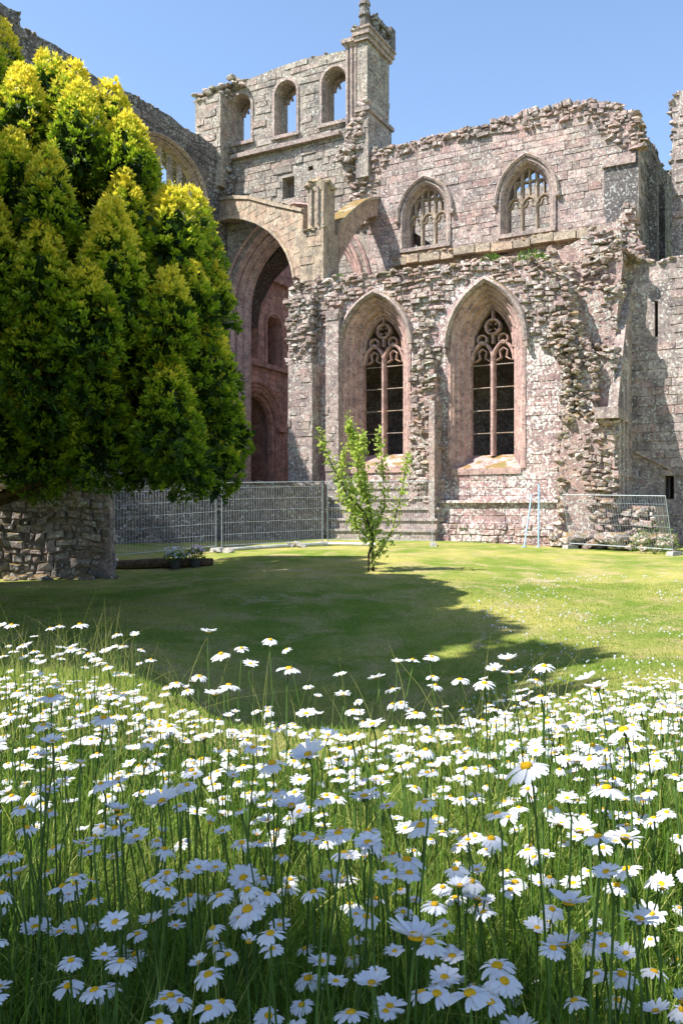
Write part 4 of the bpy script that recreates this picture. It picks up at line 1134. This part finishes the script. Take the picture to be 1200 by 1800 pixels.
# ------------------------------------------------------------------ young sapling on the lawn
sb = Vector(((650-600)/FPX*20, 20, gz(1.0*50/1530*20, 20)))
sap = empty('young_fruit_tree', sb, 'slender young fruit tree with light green leaves alone on the lawn', 'tree')
m = MB(); rs = np.random.RandomState(9); rg = random.Random(9)
br = []
def spx(px_, py_, dy=0): p = pix(px_, py_, 20+dy); return p
paths = [[(647, 1006, 0), (648, 975, 0), (656, 945, .05), (650, 900, .1), (640, 840, .1), (622, 780, .1), (612, 740, .1)],
         [(656, 1006, .1), (654, 965, .1), (655, 940, 0), (640, 900, -.2), (610, 870, -.3), (590, 830, -.3), (570, 790, -.3), (564, 758, -.3)],
         [(652, 950, 0), (676, 890, .2), (672, 820, .2), (664, 755, .2)],
         [(654, 985, 0), (672, 965, .1), (690, 930, .15), (702, 880, .1), (712, 830, .1), (718, 800, .1)],
         [(650, 920, 0), (625, 900, .3), (606, 880, .3), (600, 830, .3), (604, 790, .3)],
         [(650, 945, 0), (625, 925, -.2), (618, 890, -.2), (622, 850, -.2)],
         [(640, 870, .1), (628, 830, -.1), (632, 790, -.1), (640, 770, -.1)]]
VV = []; FF = []; TT = []; o_ = 0
for pi_, P_ in enumerate(paths):
    pts = [spx(*q) for q in P_]
    if pi_ < 2: pts[0].z = sb.z-.1
    k = len(pts); r0 = .032 if pi_ < 2 else .014
    m.tube(pts, [r0*(1-i/k)+.004 for i in range(k)], 6)
    if pi_ in (1, 3): dens = 70
    else: dens = 240 if pi_ == 0 else 120
    for i in range(2 if pi_ < 2 else 0, k-1):
        for j in range(dens):
            t = rg.random(); c = pts[i].lerp(pts[i+1], t)
            sp_ = .02+.065*math.sin(math.pi*min(.9, (i+t)/(k-1)))
            VV.append((c.x+rg.gauss(0, sp_), c.y+rg.gauss(0, sp_), c.z+rg.gauss(0, .10)))
C = np.array(VV); nn = len(C)
D = unit(rs.normal(size=(nn, 3))+np.array([0, 0, .35]))
V1, F1, T1 = rhomb(C, D, rs.uniform(.07, .13, nn), rs.uniform(.045, .075, nn), rs, np.clip(rs.normal(.62, .2, nn), 0, 1))
m.build('trunk', M_bark, sap, smooth=True)
mk('leaves', V1, F1, M_sap, sap, tint=T1)

# ------------------------------------------------------------------ small plants
def tuft(name, c, r, h, n, mat, label, cat, leaf=.12, seed=1, group=None):
    rs = np.random.RandomState(seed); root = empty(name, c, label, cat, group)
    th = rs.uniform(0, 6.28, n); rr = r*np.sqrt(rs.uniform(0, 1, n))
    C = np.stack([c[0]+rr*np.cos(th), c[1]+rr*np.sin(th), c[2]+h*rs.uniform(0, 1, n)*(1-.5*(rr/r)**2)], 1)
    D = unit(np.stack([np.cos(th), np.sin(th), rs.uniform(.2, 1.4, n)], 1)+rs.normal(scale=.3, size=(n, 3)))
    V, F, T = rhomb(C, D, rs.uniform(.6, 1.2, n)*leaf, rs.uniform(.3, .5, n)*leaf, rs, np.clip(rs.normal(.5, .2, n), 0, 1))
    mk('leaves', V, F, mat, root, tint=T)
    m = MB()
    for k in range(6):
        a = k*1.05; m.tube([Vector(c)-Vector((0, 0, .05)), Vector(c)+Vector((math.cos(a)*r*.6, math.sin(a)*r*.6, h*.8))], [.012, .004], 4)
    m.build('stem', M_stem, root)
    return root
for px_, py_, w_, r, h, lb, sd_ in ((862, 464, -.3, .32, .35, 'small green fern tuft on the aisle wall top, above the right tall window', 1), (934, 462, -.3, .5, .45, 'widest green fern tuft on the ruin, at the right end of the aisle wall top', 2), (598, 494, -.2, .14, .28, 'tiny green sprig on the aisle wall top beside the flyer pier', 3)):
    u, z = fpx(px_, py_, w_); p = F_.P(u, z, w_); tuft('wall_fern', tuple(p), r, h, 260 if r > .2 else 60, M_fern, lb, 'fern', .14, sd_)
p = gp(1150, 26.2); tuft('bramble_bush', tuple(p), .7, 1.0, 500, M_fern, 'loose green bush with small leaves behind the leaning fence panel', 'bush', .09, 5)
for px_, d, q, lb in ((308, 22.0, .26, 'taller pot of white flowers beside the timber log'), (343, 22.1, .22, 'smaller dark leaved flowering pot to the right of the taller one')):
    p = gp(px_, d); root = tuft('potted_flowers', tuple(p+Vector((0, 0, .2))), q, .28, 240, M_fern, lb, 'potted plant', .08, px_, 'flower pots by the timber log')
    root.location = p
    for ch in root.children: ch.location = Vector((0, 0, .2))
    m = MB(); m.tube([p, p+Vector((0, 0, .2)), p+Vector((0, 0, .21))], [.12, .16, .17], 12); m.build('pot', M_pot, root, smooth=False)
    rs = np.random.RandomState(px_); n_ = 46 if px_ == 308 else 16; th = rs.uniform(0, 6.28, n_); rr = q*np.sqrt(rs.uniform(0, 1, n_))
    m = MB()
    for k in range(n_):
        c = p+Vector((rr[k]*math.cos(th[k])*1.1, rr[k]*math.sin(th[k])*1.1, .3+.25*rs.rand())); m.add([c+Vector(v)*.035 for v in JV], JF)
    m.build('blossom', M_petal if px_ == 308 else simple('lilac_blossom', (.5, .38, .55), .7), root)

# ------------------------------------------------------------------ daisies
def petal_mesh(name, n, r, cup, droop, seed, ragged=.1):
    """ring of narrow notched petals, head axis = +Z, origin at the receptacle"""
    rg = random.Random(seed); V = []; F = []
    layers = [(n, 0)]
    for k in range(n):
        a = 2*math.pi*k/n+rg.uniform(-.06, .06); L = r*rg.uniform(1-ragged, 1+ragged*.4); wd = r*.135*rg.uniform(.85, 1.2)
        c0 = cup+rg.uniform(-.12, .12); tw = rg.uniform(-.35, .35); zl = rg.uniform(-.001, .001)
        if rg.random() < .08: continue
        prof = [(.14, .35), (.36, .85), (.62, 1.05), (.86, .9), (1.0, .42)]
        b0 = len(V)
        for j, (t, ww) in enumerate(prof):
            rad = L*t; z = zl+c0*L*t - droop*L*t*t*t
            for s in (-1, 1):
                x = rad; y = s*wd*ww; zz_ = z+s*wd*ww*math.sin(tw)*t
                V.append((x*math.cos(a)-y*math.sin(a), x*math.sin(a)+y*math.cos(a), zz_))
        for j in range(len(prof)-1): q = b0+2*j; F.append((q, q+1, q+3, q+2))
    return V, F
PET = [petal_mesh('p', 21, .027, .05, .25, 1), petal_mesh('p', 24, .026, .30, .1, 2), petal_mesh('p', 19, .028, -.12, .25, 3, .15), petal_mesh('p', 22, .027, .46, .05, 4, .12), petal_mesh('p', 20, .025, .15, .45, 5, .18), petal_mesh('p', 16, .025, .0, .62, 6, .3), petal_mesh('p', 17, .018, .85, .1, 7, .2)]
def disc_mesh(r=.0072, h=.0042):
    V = []; F = []; k = 12
    rings = [(1, -.0012), (1.02, .001), (.85, h*.7), (.55, h), (.25, h*.86)]
    for rr, z in rings:
        for j in range(k): a = 2*math.pi*j/k; V.append((r*rr*math.cos(a), r*rr*math.sin(a), z+.0008))
    for i in range(len(rings)-1):
        for j in range(k): F.append((i*k+j, i*k+(j+1) % k, (i+1)*k+(j+1) % k, (i+1)*k+j))
    F.append(tuple((len(rings)-1)*k+j for j in range(k)))
    return V, F
DISC = disc_mesh()
def sepal():
    V = []; F = []; k = 8
    for rr, z in ((.0022, -.008), (.006, -.004), (.0078, -.0003)):
        for j in range(k): a = 2*math.pi*j/k; V.append((rr*math.cos(a), rr*math.sin(a), z))
    for i in range(2):
        for j in range(k): F.append((i*k+j, i*k+(j+1) % k, (i+1)*k+(j+1) % k, (i+1)*k+j))
    return V, F
SEP = sepal()
def shared(name, VF, mat, sm=False):
    me = bpy.data.meshes.new(name); me.from_pydata(VF[0], [], VF[1]); me.update(); me.materials.append(mat)
    if sm: me.polygons.foreach_set('use_smooth', [True]*len(me.polygons))
    return me
PM = [shared('petals', p, M_petal) for p in PET]; DM = shared('flower_disc', DISC, M_disc, True); SM = shared('calyx', SEP, M_stem, True)

# flowers: (x, y, head z, scale, variant, tilt vector)
rg = random.Random(42); FL_ = []
def addf(px_, py_, wpx, var=None, lab=None):
    sc = rg.uniform(.9, 1.12) if wpx < 60 else 1.12
    d = .054*sc*FPX/wpx
    p = pix(px_, py_, d)
    FL_.append([p.x, p.y, p.z, sc, var if var is not None else rg.randrange(5), None, lab])
# the ones that stand out in the photo (px, py, apparent width)
hand = [(90, 1225, 52, 0), (182, 1262, 44, 2), (298, 1278, 42, 0), (358, 1298, 42, 1), (354, 1335, 36, 2), (542, 1328, 62, 3, 'large shaded daisy seen from below, tallest just left of centre'), (478, 1342, 56, 2),
 (925, 1348, 80, 2, 'big sunlit daisy with a broad orange disc right of centre'), (1096, 1284, 68, 2, 'tall sunlit daisy with a domed yellow disc near the right edge'), (1066, 1386, 66, 2), (765, 1438, 42, 2), (851, 1202, 42, 4), (285, 1410, 60, 3, 'cupped white daisy on a long dark stem at the left'), (488, 1460, 40, 0), (512, 1418, 58, 3), (640, 1402, 60, 1), (740, 1452, 60, 0), (715, 1512, 62, 2), (600, 1460, 50, 0), (1018, 1462, 62, 3, 'dark backed cupped daisy at the right above the shaded clump'), (985, 1450, 50, 3), (828, 1550, 50, 2), (905, 1552, 48, 0), (840, 1592, 52, 2), (606, 1545, 44, 2), (615, 1590, 44, 2),
 (730, 1650, 104, 3, 'largest daisy, shaded and cupped upwards, near the bottom centre'), (800, 1580, 50, 4), (435, 1600, 72, 0), (428, 1545, 60, 1), (185, 1740, 70, 4, 'big daisy with orange disc low at the left, near the bottom edge'), (62, 1632, 58, 1), (95, 1492, 42, 4), (92, 1524, 38, 2), (40, 1752, 50, 2), (210, 1680, 50, 1), (365, 1574, 44, 4), (542, 1722, 66, 4, 'big daisy with orange disc at the bottom, left of the largest one'), (874, 1700, 78, 4, 'wide daisy with a broad orange disc at the bottom, right of the largest one'), (990, 1665, 76, 3), (893, 1752, 58, 4), (1085, 1760, 56, 4), (770, 1730, 52, 0), (690, 1668, 48, 4), (810, 1634, 42, 0), (1000, 1590, 76, 3), (1140, 1612, 60, 3), (945, 1716, 48, 0), (1072, 1716, 50, 2), (1190, 1690, 50, 2), (560, 1765, 0, 0)]
for h in hand:
    if h[2] > 0: addf(h[0], h[1], h[2]*1.0, h[3], h[4] if len(h) > 4 else None)
upper = [(366, 1112, 30), (475, 1125, 28), (504, 1142, 24), (388, 1150, 36), (424, 1140, 28), (440, 1168, 30), (508, 1176, 46), (265, 1160, 24), (237, 1117, 18), (140, 1098, 30), (105, 1100, 18), (88, 1104, 18), (20, 1099, 28), (2, 1100, 20), (60, 1120, 16), (48, 1135, 22), (205, 1116, 26), (215, 1136, 20), (758, 1155, 30), (725, 1160, 28), (698, 1165, 24), (662, 1192, 36), (760, 1190, 30), (765, 1205, 28), (892, 1160, 34), (868, 1178, 30), (900, 1184, 40), (956, 1172, 42), (942, 1197, 36), (808, 1196, 42), (597, 1187, 26), (603, 1222, 34), (730, 1255, 40), (768, 1246, 22), (542, 1210, 22), (558, 1225, 16), (1030, 1195, 38), (1050, 1210, 42), (1125, 1246, 42), (1160, 1270, 34), (1190, 1245, 30), (350, 1190, 36), (402, 1205, 40), (378, 1222, 40), (950, 1226, 44), (1045, 1222, 30), (915, 1216, 30), (690, 1212, 30), (705, 1236, 28), (620, 1250, 34), (538, 1256, 40), (655, 1275, 50), (310, 1202, 32), (330, 1215, 28), (260, 1240, 28), (125, 1140, 26), (155, 1150, 24), (185, 1145, 22)]
for a, b_, wp in upper: addf(a, b_, wp)
for k in range(34):
    a = rg.uniform(0, 250); addf(a, rg.uniform(1108+.12*a, 1190), rg.uniform(15, 26))
# random meadow
BY = lambda x, y: (y < 3.35+2.5*ss(.12, .34, -x/max(y, .5))+1.9*ss(.10, .4, x/max(y, .5))+.3*noise.noise((x*1.3, 5, 0)))
pts_ = []
def near(x, y, r): return any((x-a)**2+(y-b_)**2 < r*r for a, b_ in pts_)
cnt = 0
while cnt < 1800:
    y = math.sqrt(rg.uniform(.55**2, 6.2**2)); x = rg.uniform(-.70, .70)*y+rg.uniform(-.2, .2)
    if not BY(x, y): continue
    dens = .55+.6*noise.noise((x*.9, y*.9, 2.2))
    # the shaded near left corner is sparser
    if y < 1.7 and x < 0: dens *= .75
    if y < 1.4: dens *= .9
    dens *= 1-.6*ss(2.4, 3.6, y)*(1 if x > -.18*y else .35)
    if rg.random() > dens+.25: continue
    if near(x, y, .028): continue
    h = rg.triangular(.12, .60, .36)
    h = h*(1-.42*ss(1.6, 3.2, y))+.04
    if y < .9: h = min(h, .42)
    sc = rg.triangular(.5, 1.0, .70)
    z = gz(x, y)+h
    # do not let random heads hide right in front of the lens
    if (CAMZ-z)/y < .19: continue
    if abs(x) > .46*y+.12 and rg.random() < .999: cnt -= 1
    qx = 600+FPX*x/y; qy = 900+FPX*(CAMZ-z)/y
    if qy < np.interp(qx, [0, 200, 330, 500, 640, 800, 880, 1000, 1200], [1178, 1205, 1250, 1272, 1290, 1272, 1235, 1215, 1190])-(0 if rg.random() > .22 else rg.uniform(0, 80)): continue
    pts_.append((x, y)); FL_.append([x, y, z, sc, rg.choice((0, 0, 0, 0, 1, 1, 1, 2, 2, 3, 4, 4, 5, 6)), None, None]); cnt += 1
for f in FL_:
    x, y, z, sc, var, _, lab = f
    t = Vector((rg.gauss(-.08, .15), rg.gauss(-.02, .15), 1)); f[5] = t.normalized()
vis = lambda f: abs(f[0]/f[1]) < .42 and f[1] > .3
FL_.sort(key=lambda f: (0 if f[6] else 1, -(f[3]/f[1]) if vis(f) else 9))
ind = FL_[:300]; rest = FL_[300:]
def stem_path(f):
    x, y, z, sc, var, t, lab = f; g = gz(x, y)-.01
    rr = random.Random(int(x*9999)+int(y*7777)); H = z-g
    bx0, by0 = x-t.x*.10*H*2+rr.gauss(0, .02), y-t.y*.10*H*2+rr.gauss(0, .02)
    return [Vector((bx0, by0, g)), Vector((bx0+(x-bx0)*.15+rr.gauss(0, .006), by0+(y-by0)*.15, g+H*.35)), Vector((bx0+(x-bx0)*.5+rr.gauss(0, .008), by0+(y-by0)*.5, g+H*.7)), Vector((x, y, z))-t*.03, Vector((x, y, z))-t*.006*sc]
for i, f in enumerate(ind):
    x, y, z, sc, var, t, lab = f; P_ = stem_path(f)
    shade = y < 1.55
    gl = lab or ('ox-eye daisy in the nearest, shaded part of the meadow' if shade else 'ox-eye daisy in the sunlit part of the meadow')
    root = empty('daisy', P_[0], ('white ' if not lab else '')+gl, 'flower', 'daisies in the meadow')
    if not lab: root['group'] = 'shaded near daisies' if shade else 'sunlit daisies'
    m = MB(); m.tube(P_, [.0022, .002, .0018, .0016, .0018], 5, cap=False)
    m.build('stem', M_stem, root, smooth=True)
    q = t.to_track_quat('Z', 'Y') @ Matrix.Rotation(rg.uniform(0, 6.28), 3, 'Z').to_quaternion()
    loc = Vector((x, y, z))-P_[0]
    for nm, me in (('petals', PM[var]), ('flower_disc', DM), ('calyx', SM)):
        o = bpy.data.objects.new(nm, me); COL.objects.link(o); o.parent = root; o.location = loc
        o.rotation_mode = 'QUATERNION'; o.rotation_quaternion = q; o.scale = (sc,)*3
# the farther small ones as one mass
VV = []; FF = []; MI = []; n0 = 0
def put(VF, M, mi):
    global n0
    Va = np.array(VF[0]) @ np.array(M.to_3x3()).T + np.array(M.translation)
    VV.append(Va); FF.extend([tuple(i+n0 for i in f_) for f_ in VF[1]]); MI.extend([mi]*len(VF[1])); n0 += len(Va)
for f in rest:
    x, y, z, sc, var, t, lab = f; P_ = stem_path(f)
    m = MB(); m.tube(P_, [.0024, .0021, .0019, .0018, .0018], 3, cap=False); put((m.V, m.F), Matrix.Identity(4), 1)
    M = Matrix.Translation((x, y, z)) @ (t.to_track_quat('Z', 'Y') @ Matrix.Rotation(rg.uniform(0, 6.28), 3, 'Z').to_quaternion()).to_matrix().to_4x4() @ Matrix.Scale(sc, 4)
    put(PET[var], M, 0); put(DISC, M, 2)
o = mk('daisy_meadow', np.concatenate(VV), FF, [M_petal, M_stem, M_disc], midx=MI)
tag(o, 'dense mass of smaller white daisies farther back in the meadow', 'flowers', kind='stuff')

# ------------------------------------------------------------------ grasses
def blades(n, ysamp, xw, hr, wr, seed, name, mat, label, tmean, lean=.35, segs=4, cond=None, tsd=.2, cat='grass', hfar=0.0):
    rs = np.random.RandomState(seed)
    y = ysamp(rs, n); x = xw(rs, y)
    if cond is not None:
        k = np.array([cond(a, b_) for a, b_ in zip(x, y)]); x, y = x[k], y[k]
    n = len(x); z = np.array([gz(a, b_) for a, b_ in zip(x, y)])
    h = rs.uniform(*hr, n)*rs.uniform(.7, 1.1, n); wd = rs.uniform(*wr, n); a = rs.uniform(0, 6.28, n); ln = np.abs(rs.normal(0, lean, n))
    fa = rs.uniform(0, 3.14, n)
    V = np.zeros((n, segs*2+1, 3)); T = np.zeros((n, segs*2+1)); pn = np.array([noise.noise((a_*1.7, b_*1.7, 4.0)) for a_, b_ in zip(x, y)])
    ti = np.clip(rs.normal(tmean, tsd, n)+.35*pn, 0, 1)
    h = h*(1-hfar*np.clip((y-2.2)/1.8, 0, 1))
    for j in range(segs+1):
        t = j/segs; cxx = x+np.cos(a)*ln*h*t*t; cyy = y+np.sin(a)*ln*h*t*t; cz = z+h*(t-.25*ln*t*t)-.01
        ww = wd*(1-t**1.6)*.5
        if j < segs:
            V[:, 2*j] = np.stack([cxx-np.cos(fa)*ww, cyy-np.sin(fa)*ww, cz], 1); V[:, 2*j+1] = np.stack([cxx+np.cos(fa)*ww, cyy+np.sin(fa)*ww, cz], 1)
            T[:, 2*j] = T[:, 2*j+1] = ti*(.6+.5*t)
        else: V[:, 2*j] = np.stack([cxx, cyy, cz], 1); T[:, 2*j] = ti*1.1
    k = segs*2+1
    base = (np.arange(n)*k)[:, None]
    quads = np.concatenate([base+np.array([2*j, 2*j+1, 2*j+3, 2*j+2]) for j in range(segs-1)]+[base+np.array([2*segs-2, 2*segs-1, 2*segs, 2*segs])]) if False else None
    F = []
    tri = []
    for j in range(segs-1):
        tri.append(base+np.array([2*j, 2*j+1, 2*j+3])); tri.append(base+np.array([2*j, 2*j+3, 2*j+2]))
    tri.append(base+np.array([2*segs-2, 2*segs-1, 2*segs]))
    F = np.concatenate(tri)
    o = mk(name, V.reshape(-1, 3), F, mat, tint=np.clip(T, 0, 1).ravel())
    tag(o, label, cat, kind='stuff')
    return o
ysq = lambda a, b_: (lambda rs, n: np.sqrt(rs.uniform(a*a, b_*b_, n)))
ylin = lambda a, b_: (lambda rs, n: rs.uniform(a, b_, n))
xw = lambda rs, y: rs.uniform(-.62, .62, len(y))*y+rs.uniform(-.3, .3, len(y))
bedc = lambda x, y: BY(x, y*.97)
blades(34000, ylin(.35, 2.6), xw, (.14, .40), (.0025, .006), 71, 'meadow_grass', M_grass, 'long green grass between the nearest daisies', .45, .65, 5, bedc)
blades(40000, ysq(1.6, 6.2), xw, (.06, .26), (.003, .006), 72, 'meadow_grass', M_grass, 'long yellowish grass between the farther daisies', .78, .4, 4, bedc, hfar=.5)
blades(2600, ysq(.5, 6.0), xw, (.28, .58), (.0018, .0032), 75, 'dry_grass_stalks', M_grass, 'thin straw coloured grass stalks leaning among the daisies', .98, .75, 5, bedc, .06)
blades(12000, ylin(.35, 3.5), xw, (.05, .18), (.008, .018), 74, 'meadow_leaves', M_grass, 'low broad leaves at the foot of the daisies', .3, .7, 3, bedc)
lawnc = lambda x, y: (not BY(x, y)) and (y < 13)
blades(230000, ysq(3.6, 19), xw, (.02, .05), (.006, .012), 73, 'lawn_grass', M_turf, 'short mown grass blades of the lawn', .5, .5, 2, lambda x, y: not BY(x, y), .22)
# clover heads in the right-hand lawn
rs = np.random.RandomState(88); m = MB(); k = 0
while k < 520:
    y = math.sqrt(rs.uniform(25, 400)); x = rs.uniform(.14, .46)*y
    if BY(x, y) or noise.noise((x*.45, y*.45, 7)) + .35*(x/y) < .05: continue
    z = gz(x, y)+.045; r = rs.uniform(.009, .017)
    m.add([(x+v.x*r, y+v.y*r, z+v.z*r) for v in JV[::1]], JF); k += 1
tag(m.build('clover_flowers', M_petal), 'tiny white clover heads scattered over the right hand lawn', 'flowers', kind='stuff')
